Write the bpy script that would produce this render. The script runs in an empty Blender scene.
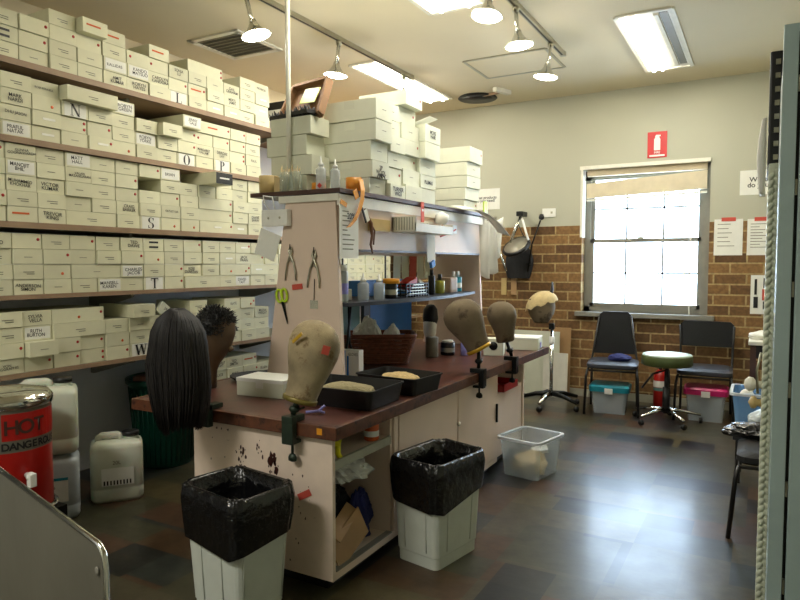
import bpy, bmesh, math, random
from mathutils import Vector, Matrix, noise
random.seed(7)
PI = math.pi
SC = bpy.context.scene
COL = SC.collection
def Rd(a): return math.radians(a)

# ------------------------------------------------------------------ camera
cam = bpy.data.cameras.new('camera'); camo = bpy.data.objects.new('camera', cam); COL.objects.link(camo)
camo.location = (0, 0, 1.35); camo.rotation_euler = (Rd(90-3.15), 0, Rd(29.1))
cam.sensor_width = 36; cam.lens = 653/800*36; cam.clip_start = 0.02
SC.camera = camo
# ------------------------------------------------------------------ world (bright overcast sky seen through the window)
W = bpy.data.worlds.new('sky'); SC.world = W; W.use_nodes = True
bg = W.node_tree.nodes['Background']; bg.inputs[0].default_value = (0.62, 0.80, 1.0, 1); bg.inputs[1].default_value = 17.0
# ------------------------------------------------------------------ exposure
SC.view_settings.view_transform = 'Standard'; SC.view_settings.look = 'None'
SC.view_settings.exposure = 0.12; SC.view_settings.gamma = 1; SC.view_settings.use_curve_mapping = False
TUBE_R = 16; TUBE_L = 13; TUBE_N = 10; FILL_REAR = 64; SPOT_W = 4; BULB = 40

# ------------------------------------------------------------------ materials
def lin(c):
    r = []
    for v in c:
        v /= 255.0
        r.append(v/12.92 if v <= .04045 else ((v+.055)/1.055)**2.4)
    return (*r, 1)
def newmat(name):
    m = bpy.data.materials.new(name); m.use_nodes = True
    nt = m.node_tree; return m, nt, nt.nodes['Principled BSDF']
def mat(name, col, rough=.6, metal=0, noise_amt=.06, nscale=14, bump=0, bscale=60, spec=.5, rand=0, coat=0, dirt=None, dscale=3, damt=.5):
    m, nt, b = newmat(name)
    N = nt.nodes; L = nt.links
    b.inputs['Roughness'].default_value = rough; b.inputs['Metallic'].default_value = metal
    b.inputs['Specular IOR Level'].default_value = spec
    if coat: b.inputs['Coat Weight'].default_value = coat; b.inputs['Coat Roughness'].default_value = .15
    tc = N.new('ShaderNodeTexCoord')
    nz = N.new('ShaderNodeTexNoise'); nz.inputs['Scale'].default_value = nscale; nz.inputs['Detail'].default_value = 4
    L.new(tc.outputs['Object'], nz.inputs['Vector'])
    mr = N.new('ShaderNodeMapRange'); mr.inputs[1].default_value = .3; mr.inputs[2].default_value = .7
    mr.inputs[3].default_value = 1-noise_amt; mr.inputs[4].default_value = 1+noise_amt
    L.new(nz.outputs[0], mr.inputs[0])
    hs = N.new('ShaderNodeHueSaturation'); hs.inputs['Color'].default_value = lin(col)
    out = mr.outputs[0]
    if rand:
        oi = N.new('ShaderNodeObjectInfo'); m2 = N.new('ShaderNodeMapRange')
        m2.inputs[3].default_value = 1-rand; m2.inputs[4].default_value = 1+rand
        L.new(oi.outputs['Random'], m2.inputs[0]); mu = N.new('ShaderNodeMath'); mu.operation = 'MULTIPLY'
        L.new(out, mu.inputs[0]); L.new(m2.outputs[0], mu.inputs[1]); out = mu.outputs[0]
    L.new(out, hs.inputs['Value'])
    c = hs.outputs[0]
    if dirt:
        n2 = N.new('ShaderNodeTexNoise'); n2.inputs['Scale'].default_value = dscale; n2.inputs['Detail'].default_value = 8; n2.inputs['Roughness'].default_value = .65
        L.new(tc.outputs['Object'], n2.inputs['Vector'])
        r2 = N.new('ShaderNodeMapRange'); r2.inputs[1].default_value = damt; r2.inputs[2].default_value = damt+.1
        L.new(n2.outputs[0], r2.inputs[0])
        mx = N.new('ShaderNodeMix'); mx.data_type = 'RGBA'; L.new(r2.outputs[0], mx.inputs[0]); L.new(c, mx.inputs[6]); mx.inputs[7].default_value = lin(dirt)
        c = mx.outputs[2]
    L.new(c, b.inputs['Base Color'])
    if bump:
        n3 = N.new('ShaderNodeTexNoise'); n3.inputs['Scale'].default_value = bscale; n3.inputs['Detail'].default_value = 3
        L.new(tc.outputs['Object'], n3.inputs['Vector'])
        bp = N.new('ShaderNodeBump'); bp.inputs['Strength'].default_value = bump; bp.inputs['Distance'].default_value = .01
        L.new(n3.outputs[0], bp.inputs['Height']); L.new(bp.outputs[0], b.inputs['Normal'])
    return m
def emit(name, col, s):
    m, nt, b = newmat(name)
    b.inputs['Base Color'].default_value = lin(col)
    b.inputs['Emission Color'].default_value = lin(col); b.inputs['Emission Strength'].default_value = s
    return m
def clear(name, col, alpha, rough=.1):
    m, nt, b = newmat(name); N = nt.nodes; L = nt.links
    t = N.new('ShaderNodeBsdfTransparent'); t.inputs[0].default_value = lin([255-(255-v)*.25 for v in col])
    mx = N.new('ShaderNodeMixShader'); mx.inputs[0].default_value = alpha
    b.inputs['Base Color'].default_value = lin(col); b.inputs['Roughness'].default_value = rough
    L.new(t.outputs[0], mx.inputs[1]); L.new(b.outputs[0], mx.inputs[2])
    L.new(mx.outputs[0], N['Material Output'].inputs[0]); return m

M = {}
M['card'] = mat('cream_card', (216, 214, 184), .62, rand=.07, noise_amt=.03)
M['card2'] = mat('pale_card', (218, 220, 200), .6, rand=.05, noise_amt=.03)
M['paper'] = mat('white_paper', (232, 232, 224), .7, noise_amt=.03)
M['ink'] = mat('marker_ink', (22, 22, 24), .5)
M['greyink'] = mat('printed_grey', (120, 118, 100), .6)
M['tape'] = mat('glossy_tape', (245, 245, 235), .2)
M['red'] = mat('red_sticker', (170, 28, 20), .4)
M['orange'] = mat('orange_sticker', (205, 90, 30), .5)
M['plaster'] = mat('grey_plaster', (178, 178, 160), .8, noise_amt=.03, nscale=1.2)
M['leftwall'] = mat('white_plaster', (226, 229, 236), .7, noise_amt=.03, nscale=2)
M['ceiling'] = mat('ceiling_paint', (222, 211, 182), .85, noise_amt=.02, nscale=2)
M['trimwhite'] = mat('white_gloss_paint', (225, 222, 208), .4)
M['winpaint'] = mat('grey_window_paint', (130, 128, 118), .45)
M['shelf'] = mat('brown_shelf_board', (150, 124, 98), .55, noise_amt=.12, nscale=9)
M['shelf_grey'] = mat('grey_shelf_board', (160, 158, 140), .55, noise_amt=.1)
M['metalgrey'] = mat('grey_green_enamel', (150, 168, 166), .45, noise_amt=.08, nscale=6, bump=.15, bscale=25)
M['steel'] = mat('brushed_steel', (128, 125, 112), .45, .6, noise_amt=.1, nscale=5, bump=.05, bscale=30)
M['chrome'] = mat('chrome', (220, 220, 215), .12, 1, noise_amt=.02)
M['brushed'] = mat('satin_nickel', (175, 172, 155), .3, .9)
M['pink'] = mat('pinkish_laminate', (226, 204, 186), .5, noise_amt=.03, nscale=5)
M['pinkdirty'] = mat('stained_laminate', (228, 208, 190), .5, noise_amt=.05, dirt=(70, 40, 30), dscale=13, damt=.68)
M['top'] = mat('worn_red_brown_worktop', (80, 42, 33), .34, noise_amt=.25, nscale=7, dirt=(56, 28, 24), dscale=9, damt=.55)
M['topedge'] = mat('worn_wood_lipping', (92, 54, 34), .45, noise_amt=.3, nscale=22, dirt=(40, 22, 18), dscale=16, damt=.54)
M['darkwood'] = mat('dark_wood', (66, 38, 30), .4)
M['black'] = mat('black_plastic', (15, 15, 16), .42)
M['blackmatt'] = mat('black_fabric', (28, 29, 33), .75)
M['vinyl'] = mat('black_vinyl', (20, 21, 24), .38)
M['seatgrey'] = mat('grey_blue_vinyl', (54, 57, 66), .45)
M['bag'] = mat('black_bin_liner', (14, 14, 15), .22, bump=.7, bscale=20, coat=.15, spec=.4)
for n_ in M['bag'].node_tree.nodes:
    if n_.type == 'BUMP': n_.inputs['Distance'].default_value = .02
M['bin'] = mat('white_bin_plastic', (205, 210, 200), .45, noise_amt=.04)
M['binline'] = mat('bin_groove', (160, 165, 158), .5)
M['iron'] = mat('green_black_iron', (44, 58, 46), .45, .4, noise_amt=.2)
M['ironblack'] = mat('black_iron', (24, 26, 25), .4, .5)
M['canvas'] = mat('stained_canvas', (158, 142, 110), .85, noise_amt=.38, nscale=9, bump=.25, bscale=220, dirt=(112, 88, 58), dscale=13, damt=.54)
M['canvas2'] = mat('brown_canvas', (112, 98, 76), .85, noise_amt=.2, nscale=9, bump=.3, bscale=220, dirt=(74, 60, 44), dscale=9, damt=.54)
M['gold'] = mat('gold_tape', (190, 150, 40), .3, .2)
M['hair'] = mat('black_brown_hair', (17, 12, 10), .6, noise_amt=.3, nscale=40)
M['hairblack'] = mat('black_hair', (12, 12, 12), .45)
M['skin'] = mat('dark_brown_rubber', (84, 64, 44), .55)
M['lace'] = mat('cream_lace', (188, 168, 122), .8, noise_amt=.1, nscale=30, bump=.4, bscale=90)
M['green_bin'] = mat('dark_green_plastic', (12, 62, 48), .35)
M['jug'] = mat('translucent_white_plastic', (206, 210, 192), .4, noise_amt=.03)
M['jug'].node_tree.nodes['Principled BSDF'].inputs['Subsurface Weight'].default_value = .15
M['jugblue'] = mat('bluish_white_plastic', (178, 188, 192), .4)
M['redenamel'] = mat('red_enamel', (158, 22, 16), .3)
M['teal'] = mat('teal_lid_plastic', (20, 130, 150), .35)
M['magenta'] = mat('magenta_lid_plastic', (190, 20, 100), .35)
M['tub'] = clear('clear_tub_plastic', (225, 234, 242), .3, .2)
M['tubrim'] = clear('milky_tub_rim', (225, 232, 240), .8, .25)
M['tubblue'] = clear('blue_tub_plastic', (140, 185, 225), .6, .25)
M['glass'] = clear('window_glass', (250, 252, 255), .06, .02)
M['jarglass'] = clear('jar_glass', (210, 220, 210), .25, .05)
M['bottle'] = clear('clear_bottle', (225, 232, 235), .4, .15)
M['greenseat'] = mat('green_vinyl_side', (74, 86, 44), .45)
M['seattop'] = mat('pale_seat_top', (184, 198, 184), .42)
M['wicker'] = mat('dark_wicker', (112, 62, 42), .5, noise_amt=.3, nscale=50)
M['cardboard'] = mat('brown_cardboard', (168, 134, 92), .7)
M['cork'] = mat('brown_tray_board', (140, 104, 70), .7)
M['sand'] = mat('pale_hair_heap', (196, 170, 118), .85, noise_amt=.15, nscale=60, bump=.6, bscale=90)
M['sand2'] = mat('grey_hair_heap', (150, 140, 104), .85, noise_amt=.15, nscale=60, bump=.6, bscale=90)
M['bluepanel'] = mat('blue_board', (40, 120, 205), .5)
M['tealpanel'] = mat('grey_teal_board', (84, 120, 112), .6)
M['navy'] = mat('dark_navy_board', (38, 44, 58), .45)
M['lime'] = mat('lime_green', (190, 220, 40), .4)
M['yellow'] = mat('bright_yellow', (232, 222, 20), .5)
M['amber'] = mat('amber_orange', (224, 150, 30), .4)
M['amberclear'] = clear('amber_tape', (226, 160, 60), .8, .3)
M['redpad'] = mat('red_tape', (196, 78, 62), .6)
M['lilac'] = mat('lilac_plastic', (150, 150, 225), .45)
M['signred'] = mat('red_sign', (190, 28, 30), .4)
M['white'] = mat('white_plastic', (232, 232, 226), .35)
M['tan'] = mat('tan_plastic', (190, 165, 110), .5)
M['blind'] = mat('cream_blind_fabric', (212, 200, 172), .7)
M['blond'] = mat('blind_tan', (190, 176, 148), .7)
M['greenbottle'] = mat('yellow_green_liquid', (150, 150, 60), .25)
M['bluecloth'] = mat('navy_blue_cloth', (26, 34, 92), .8)
M['jeans'] = mat('black_blue_cloth', (16, 18, 28), .85)
M['plasticfilm'] = clear('crumpled_film', (225, 228, 225), .85, .2)
M['ornate'] = mat('cream_green_paint', (196, 200, 178), .4, noise_amt=.12)
M['brownstrap'] = mat('brown_leather', (110, 70, 40), .6)
M['backing'] = mat('extinguisher_grey', (230, 225, 215), .5)
M['tube'] = emit('fluorescent_tube', (255, 246, 222), BULB)
M['troffer'] = mat('troffer_white', (238, 236, 226), .3)
M['bulb'] = emit('spot_bulb', (255, 250, 238), 30)
M['pole'] = mat('white_conduit', (232, 232, 218), .4)

# brick + plaster back wall
def wall_mat():
    m, nt, b = newmat('brick_below_grey_paint'); N = nt.nodes; L = nt.links
    tc = N.new('ShaderNodeTexCoord'); sp = N.new('ShaderNodeSeparateXYZ'); L.new(tc.outputs['Object'], sp.inputs[0])
    cb = N.new('ShaderNodeCombineXYZ'); L.new(sp.outputs[0], cb.inputs[0]); L.new(sp.outputs[2], cb.inputs[1])
    br = N.new('ShaderNodeTexBrick'); L.new(cb.outputs[0], br.inputs['Vector'])
    br.inputs['Scale'].default_value = 1; br.inputs['Brick Width'].default_value = .27; br.inputs['Row Height'].default_value = .097
    br.inputs['Mortar Size'].default_value = .008; br.inputs['Mortar Smooth'].default_value = .2; br.inputs['Bias'].default_value = 0
    br.inputs['Color1'].default_value = lin((146, 110, 66)); br.inputs['Color2'].default_value = lin((96, 68, 40)); br.inputs['Mortar'].default_value = lin((170, 146, 100))
    nz = N.new('ShaderNodeTexNoise'); nz.inputs['Scale'].default_value = 30; nz.inputs['Detail'].default_value = 6; L.new(tc.outputs['Object'], nz.inputs['Vector'])
    mx = N.new('ShaderNodeMix'); mx.data_type = 'RGBA'; mx.blend_type = 'MULTIPLY'; mx.inputs[0].default_value = .4
    mrb = N.new('ShaderNodeMapRange'); mrb.inputs[1].default_value = .35; mrb.inputs[2].default_value = .65; mrb.inputs[3].default_value = .25; mrb.inputs[4].default_value = 1.25; L.new(nz.outputs[0], mrb.inputs[0])
    L.new(br.outputs[0], mx.inputs[6]); L.new(mrb.outputs[0], mx.inputs[7])
    gn = N.new('ShaderNodeMix'); gn.data_type = 'RGBA'; gn.inputs[6].default_value = (1, 1, 1, 1)
    L.new(mx.outputs[2], b.inputs['Base Color'])
    b.inputs['Roughness'].default_value = .85
    bp = N.new('ShaderNodeBump'); bp.inputs['Strength'].default_value = .6; bp.inputs['Distance'].default_value = .01; bp.invert = True
    L.new(br.outputs['Fac'], bp.inputs['Height']); L.new(bp.outputs[0], b.inputs['Normal'])
    return m
M['brick'] = wall_mat()
# slate-look vinyl floor tiles in random muted colours
def floor_mat():
    m, nt, b = newmat('slate_vinyl_tiles'); N = nt.nodes; L = nt.links
    tc = N.new('ShaderNodeTexCoord')
    def cellcol(size, off):
        mp = N.new('ShaderNodeVectorMath'); mp.operation = 'MULTIPLY_ADD'; mp.inputs[1].default_value = (1/size[0], 1/size[1], 0); mp.inputs[2].default_value = (off, off*.7, 0)
        L.new(tc.outputs['Object'], mp.inputs[0])
        fl = N.new('ShaderNodeVectorMath'); fl.operation = 'FLOOR'; L.new(mp.outputs[0], fl.inputs[0])
        fr = N.new('ShaderNodeVectorMath'); fr.operation = 'FRACTION'; L.new(mp.outputs[0], fr.inputs[0])
        wn = N.new('ShaderNodeTexWhiteNoise'); wn.noise_dimensions = '3D'; L.new(fl.outputs[0], wn.inputs[0])
        return wn, fr
    wn, fr = cellcol((.235, .235), .2)
    wb, fb = cellcol((.47, .235), .2)
    sel, _ = cellcol((.47, .47), .2)
    gt = N.new('ShaderNodeMath'); gt.operation = 'GREATER_THAN'; gt.inputs[1].default_value = .55; L.new(sel.outputs[0], gt.inputs[0])
    mv = N.new('ShaderNodeMix'); mv.data_type = 'FLOAT'; L.new(gt.outputs[0], mv.inputs[0]); L.new(wn.outputs[0], mv.inputs[2]); L.new(wb.outputs[0], mv.inputs[3])
    cr = N.new('ShaderNodeValToRGB'); cr.color_ramp.interpolation = 'CONSTANT'
    cols = [(0, (70, 68, 52)), (.16, (40, 40, 38)), (.3, (88, 80, 58)), (.44, (84, 64, 46)), (.55, (54, 58, 54)), (.68, (80, 74, 58)), (.8, (84, 64, 50)), (.88, (30, 32, 34)), (.95, (68, 70, 56))]
    el = cr.color_ramp.elements
    el[0].position = 0; el[0].color = lin(cols[0][1]); el[1].position = cols[1][0]; el[1].color = lin(cols[1][1])
    for p, c in cols[2:]:
        e = el.new(p); e.color = lin(c)
    L.new(mv.outputs[0], cr.inputs[0])
    nz = N.new('ShaderNodeTexNoise'); nz.inputs['Scale'].default_value = 11; nz.inputs['Detail'].default_value = 5; nz.inputs['Roughness'].default_value = .6
    L.new(tc.outputs['Object'], nz.inputs['Vector'])
    mr = N.new('ShaderNodeMapRange'); mr.inputs[1].default_value = .3; mr.inputs[2].default_value = .7; mr.inputs[3].default_value = .5; mr.inputs[4].default_value = .95
    L.new(nz.outputs[0], mr.inputs[0])
    hs = N.new('ShaderNodeHueSaturation'); L.new(cr.outputs[0], hs.inputs['Color']); hs.inputs['Saturation'].default_value = 1.1; b.inputs['Specular IOR Level'].default_value = .35; L.new(mr.outputs[0], hs.inputs['Value'])
    L.new(hs.outputs[0], b.inputs['Base Color'])
    r2 = N.new('ShaderNodeMapRange'); r2.inputs[1].default_value = .3; r2.inputs[2].default_value = .7; r2.inputs[3].default_value = .30; r2.inputs[4].default_value = .38
    n9 = N.new('ShaderNodeTexNoise'); n9.inputs['Scale'].default_value = 3; n9.inputs['Detail'].default_value = 2; L.new(tc.outputs['Object'], n9.inputs['Vector'])
    L.new(n9.outputs[0], r2.inputs[0]); L.new(r2.outputs[0], b.inputs['Roughness'])
    b.inputs['Coat Weight'].default_value = .17; b.inputs['Coat Roughness'].default_value = .15
    n2 = N.new('ShaderNodeTexNoise'); n2.inputs['Scale'].default_value = 14; n2.inputs['Detail'].default_value = 2; L.new(tc.outputs['Object'], n2.inputs['Vector'])
    bp = N.new('ShaderNodeBump'); bp.inputs['Strength'].default_value = .2; bp.inputs['Distance'].default_value = .004
    L.new(n2.outputs[0], bp.inputs['Height']); L.new(bp.outputs[0], b.inputs['Normal'])
    return m
M['floor'] = floor_mat()

# ------------------------------------------------------------------ mesh helpers
class MB:
    def __init__(s): s.bm = bmesh.new()
    def add(s, vs, fs, mi=0, smooth=False):
        bv = [s.bm.verts.new(v) for v in vs]
        for f in fs:
            try:
                q = s.bm.faces.new([bv[i] for i in f]); q.material_index = mi; q.smooth = smooth
            except ValueError: pass
        return bv
    def box(s, c, d, rz=0, rx=0, ry=0, mi=0, bev=0):
        t = bmesh.new(); bmesh.ops.create_cube(t, size=1)
        bmesh.ops.scale(t, vec=d, verts=t.verts)
        if bev: bmesh.ops.bevel(t, geom=t.edges[:], offset=bev, segments=2, affect='EDGES', profile=.7)
        R = Matrix.Translation(c) @ Matrix.Rotation(rz, 4, 'Z') @ Matrix.Rotation(ry, 4, 'Y') @ Matrix.Rotation(rx, 4, 'X')
        t.verts.index_update()
        s.add([R @ v.co for v in t.verts], [[v.index for v in f.verts] for f in t.faces], mi); t.free(); return s
    def bb(s, x0, x1, y0, y1, z0, z1, mi=0, bev=0):
        return s.box(((x0+x1)/2, (y0+y1)/2, (z0+z1)/2), (abs(x1-x0), abs(y1-y0), abs(z1-z0)), mi=mi, bev=bev)
    def loft(s, rings, cap0=True, cap1=True, mi=0, smooth=True, closed=True):
        n = len(rings[0]); vs = [p for r in rings for p in r]; fs = []
        for i in range(len(rings)-1):
            for j in range(n if closed else n-1):
                k = (j+1) % n
                fs.append((i*n+j, i*n+k, (i+1)*n+k, (i+1)*n+j))
        if cap0: fs.append(tuple(range(n))[::-1])
        if cap1: fs.append(tuple((len(rings)-1)*n+j for j in range(n)))
        s.add(vs, fs, mi, smooth); return s
    def lathe(s, prof, c=(0, 0, 0), n=24, mi=0, cap0=True, cap1=True, sx=1, sy=1, M4=None, smooth=True):
        rings = []
        for r, z in prof:
            ring = [Vector((r*math.cos(2*PI*j/n)*sx, r*math.sin(2*PI*j/n)*sy, z)) for j in range(n)]
            if M4: ring = [M4 @ p for p in ring]
            rings.append([p+Vector(c) for p in ring])
        return s.loft(rings, cap0, cap1, mi, smooth)
    def tube(s, path, r, n=8, mi=0, taper=None):
        P = [Vector(p) for p in path]; rings = []
        up = None
        for i, p in enumerate(P):
            d = (P[min(i+1, len(P)-1)]-P[max(i-1, 0)]).normalized()
            if up is None:
                a = Vector((0, 0, 1)) if abs(d.z) < .9 else Vector((1, 0, 0))
                up = d.cross(a).normalized()
            else:
                up = (up - d*up.dot(d)).normalized()
            w = d.cross(up)
            rr = r if taper is None else r*taper[i]
            rings.append([p+(up*math.cos(2*PI*j/n)+w*math.sin(2*PI*j/n))*rr for j in range(n)])
        return s.loft(rings, mi=mi)
    def prism(s, poly, t, M4=None, mi=0):
        """poly in local XZ, thickness t along +Y"""
        n = len(poly); vs = [Vector((x, 0, z)) for x, z in poly]+[Vector((x, t, z)) for x, z in poly]
        if M4: vs = [M4 @ v for v in vs]
        fs = [tuple(range(n)), tuple(range(n, 2*n))[::-1]]+[(i, i+n, (i+1) % n+n, (i+1) % n) for i in range(n)]
        s.add(vs, fs, mi); return s
    def build(s, name, m, parent=None, loc=(0, 0, 0), rz=0, flip=True):
        bmesh.ops.recalc_face_normals(s.bm, faces=s.bm.faces)
        me = bpy.data.meshes.new(name); s.bm.to_mesh(me); s.bm.free()
        for q in (m if isinstance(m, (list, tuple)) else [m]): me.materials.append(M[q] if isinstance(q, str) else q)
        o = bpy.data.objects.new(name, me); COL.objects.link(o)
        if parent: o.parent = parent
        o.location = loc; o.rotation_euler = (0, 0, rz)
        return o
def tag(o, label=None, cat=None, group=None, kind=None):
    if label: o['label'] = label
    if cat: o['category'] = cat
    if group: o['group'] = group
    if kind: o['kind'] = kind
    return o
def thing(name, label, cat, loc=(0, 0, 0), rz=0, group=None):
    o = bpy.data.objects.new(name, None); COL.objects.link(o); o.empty_display_size = .1
    o.location = loc; o.rotation_euler = (0, 0, rz)
    return tag(o, label, cat, group)
def struct(o): o['kind'] = 'structure'; return o
def copy_tree(o, parent=None):
    c = o.copy(); COL.objects.link(c); c.parent = parent
    for ch in o.children: copy_tree(ch, c)
    return c
def rect_ring(w, d, z, r=.02, k=4, cx=0, cy=0):
    out = []
    for sx, sy, a0 in ((1, 1, 0), (-1, 1, 90), (-1, -1, 180), (1, -1, 270)):
        for i in range(k+1):
            a = Rd(a0+90*i/k); out.append(Vector((cx+sx*(w/2-r)+r*math.cos(a), cy+sy*(d/2-r)+r*math.sin(a), z)))
    return out
_tc = {}
def textmesh(body, size, align='CENTER', bold=.0):
    k = (body, size, align, bold)
    if k in _tc: return _tc[k]
    cu = bpy.data.curves.new('writing', 'FONT'); cu.body = body; cu.size = size; cu.align_x = align; cu.align_y = 'CENTER'; cu.offset = bold*size; cu.space_line = .8
    ob = bpy.data.objects.new('writing', cu)
    me = bpy.data.meshes.new_from_object(ob); bpy.data.objects.remove(ob); _tc[k] = me
    return me
def text(name, body, size, m, parent, M4, align='CENTER', bold=.01, sx=1):
    """text lies in local XY; M4 places it"""
    me = textmesh(body, size, align, bold).copy(); me.name = name
    me.transform(M4 @ Matrix.Diagonal((sx, 1, 1, 1))); me.materials.clear(); me.materials.append(M[m])
    o = bpy.data.objects.new(name, me); COL.objects.link(o); o.parent = parent; return o
# frames: text facing +X (read with Y to the right) and facing -Y (X to the right)
FX = Matrix(((0, 0, 1, 0), (1, 0, 0, 0), (0, 1, 0, 0), (0, 0, 0, 1)))
FY = Matrix(((1, 0, 0, 0), (0, 0, -1, 0), (0, 1, 0, 0), (0, 0, 0, 1)))
def T(x, y, z): return Matrix.Translation((x, y, z))

# ================================================================== ROOM
XL, XR, YB, YF, ZC = -4.25, .62, 6.7, -1.3, 3.05
WX0, WX1, WZ0, WZ1 = -1.62, -.45, .87, 2.30
struct(MB().bb(XL-.1, XR+.1, YF-.1, YB+.4, -.1, 0).build('floor', 'floor'))
struct(MB().bb(XL-.1, XR+.1, YF-.1, YB+.4, ZC, ZC+.1).build('ceiling', 'ceiling'))
struct(MB().bb(XL-.1, -3.87, YF-.1, YB+.3, 0, 2.37).bb(XL-.1, XL, YF-.1, YB+.3, 2.37, ZC, mi=1).build('wall_left', ['leftwall', 'ceiling']))
struct(MB().bb(XR, XR+.1, YF-.1, YB+.3, 0, ZC).build('wall_right', 'plaster'))
struct(MB().bb(XL, XR, YF-.1, YF, 0, ZC).build('wall_front', 'plaster'))
BZ = 1.74
w = MB()
def wb(x0, x1, z0, z1, mi): w.bb(x0, x1, YB, YB+.3, z0, z1, mi=mi)
wb(XL, WX0, 0, BZ, 0); wb(WX1, XR, 0, BZ, 0); wb(WX0, WX1, 0, WZ0, 0)
wb(XL, WX0, BZ, ZC, 1); wb(WX1, XR, BZ, ZC, 1); wb(WX0, WX1, WZ1, ZC, 1)
struct(w.build('wall_back', ['brick', 'plaster']))
struct(MB().bb(XL, WX0-.1, YB-.012, YB, 0, .075).bb(WX0-.1, XR, YB-.012, YB, 0, .075).build('baseboard_back', 'shelf_grey'))
# reveal lining (white), sill
t = MB(); t.bb(WX0-.018, WX0+.006, YB-.012, YB+.2, BZ-.12, WZ1+.02); t.bb(WX0-.025, WX1, YB-.02, YB+.2, WZ1-.005, WZ1+.03)
struct(t.build('trim_1', 'trimwhite'))
struct(MB().bb(WX0-.05, WX1+.06, YB-.06, YB+.2, WZ0-.045, WZ0, bev=.006).build('trim_2', 'winpaint'))
# window
wn = thing('window_1', None, None, (0, 0, 0)); struct(wn)
f = MB(); y0, y1 = YB+.12, YB+.18
f.bb(WX0+.0, WX0+.06, y0, y1, WZ0, WZ1); f.bb(WX1-.07, WX1, y0-.06, y1, WZ0, WZ1); f.bb(WX0, WX1, y0, y1, WZ0, WZ0+.05); f.bb(WX0, WX1, y0, y1, 2.2, WZ1)
f.build('window_frame', 'winpaint', wn)
def sash(z0, z1, ys, nm):
    s = MB(); xa, xb = WX0+.06, WX1-.07
    s.bb(xa, xa+.035, ys, ys+.03, z0, z1); s.bb(xb-.035, xb, ys, ys+.03, z0, z1); s.bb(xa, xb, ys, ys+.03, z0, z0+.035); s.bb(xa, xb, ys, ys+.03, z1-.035, z1)
    for k in (1, 2): x = xa+(xb-xa)*k/3; s.bb(x-.008, x+.008, ys+.004, ys+.026, z0, z1)
    zm = (z0+z1)/2; s.bb(xa, xb, ys+.004, ys+.026, zm-.008, zm+.008)
    o = s.build('sash', 'winpaint', wn)
    MB().bb(xa+.01, xb-.01, ys+.012, ys+.016, z0+.01, z1-.01).build('window_pane', 'glass', o)
sash(.92, 1.6, YB+.115, 'lower'); sash(1.57, 2.24, YB+.15, 'upper')
MB().bb(-1.1, -1.04, YB+.095, YB+.115, 1.595, 1.62).build('window_catch', 'brushed', wn)
# blind: fabric roman blind hung slightly crooked, with head rail
b_ = thing('window_blind', 'cream roman blind pulled up crooked at the top of the window', 'blind', (-1.04, YB+.04, 2.04))
MB().bb(-.54, .56, -.02, .03, .19, .255).build('head_rail', 'blond', b_)
t = MB()
for i in range(10):
    x0, x1 = -.54+i*.11, -.54+(i+1)*.11
    a0 = .02+i*.0065; a1 = .02+(i+1)*.0065
    t.add([(x0, -.035, -.03+i*.004), (x1, -.035, -.03+(i+1)*.004), (x1, -.035, .095+a1), (x0, -.035, .095+a0), (x0, -.005, -.03+i*.004), (x1, -.005, -.03+(i+1)*.004), (x1, -.005, .095+a1), (x0, -.005, .095+a0)],
          [(0, 1, 2, 3), (7, 6, 5, 4), (0, 4, 5, 1), (3, 2, 6, 7), (0, 3, 7, 4), (1, 5, 6, 2)])
t.build('folded_fabric', 'blind', b_)
MB().box((.01, -.022, -.035), (1.1, .03, .018), ry=-Rd(1.6)).build('bottom_bar', 'trimwhite', b_)
MB().tube([(.13+.3, -.03, -.05), (.43, -.03, -1.1), (.435, -.035, -1.22)], .006, 6).build('pull_cord', 'trimwhite', b_)

# ceiling luminaires: recessed troffers with fluorescent tubes
def troffer(x0, x1, y0, y1, label, power, tubes=2, bare=False):
    t = thing('ceiling_light', label, 'ceiling light', ((x0+x1)/2, (y0+y1)/2, ZC), 0, 'recessed fluorescent ceiling lights')
    w, d = x1-x0, y1-y0
    f = MB()
    for a in (-1, 1):
        f.bb(a*w/2-.016, a*w/2+.016, -d/2, d/2, -.014, -.001); f.bb(-w/2, w/2, a*d/2-.016, a*d/2+.016, -.014, -.001)
    f.build('frame', 'trimwhite', t)
    MB().bb(-w/2+.016, w/2-.016, -d/2+.016, d/2-.016, -.006, -.001).build('reflector', 'troffer', t)
    for k in range(tubes):
        x = -w/2+w*(k+.5)/tubes if not bare else -w/2+.06+.07*k
        MB().tube([(x, -d/2+.04, -.02), (x, d/2-.04, -.02)], .013, 10).build('tube', 'tube', t)
    if bare:
        MB().bb(w/2-.12, w/2-.09, -d/2+.04, d/2-.1, -.022, -.006).build('ballast_cover', 'trimwhite', t)
        MB().bb(w/2-.085, w/2-.03, -d/2+.04, d/2-.1, -.009, -.006).build('tube_slot', 'winpaint', t)
    l = bpy.data.lights.new('tube_glow', 'AREA'); l.shape = 'RECTANGLE'; l.size = w*.85; l.size_y = d*.95; l.energy = power; l.color = (1, .975, .90)
    lo = bpy.data.objects.new('tube_glow', l); COL.objects.link(lo); lo.parent = t; lo.location = (0, 0, -.04)
    return t
troffer(-.94, -.58, 4.74, 6.17, 'long recessed fluorescent light near the window wall, its cover open', TUBE_R, 2, True)
troffer(-3.14, -2.85, 4.76, 6.2, 'bright narrow fluorescent light above the stacked boxes, by the left track', TUBE_L, 2)
troffer(-2.02, -1.62, 2.7, 4.06, 'fluorescent light at the top edge of the picture, only its end showing', TUBE_N, 2)
troffer(-3.0, -1.6, -.75, -.4, 'added fill light behind the camera, shaped as a fluorescent fitting', FILL_REAR, 2)  # added fill: unseen fitting that brightens the faces turned to the camera

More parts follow.
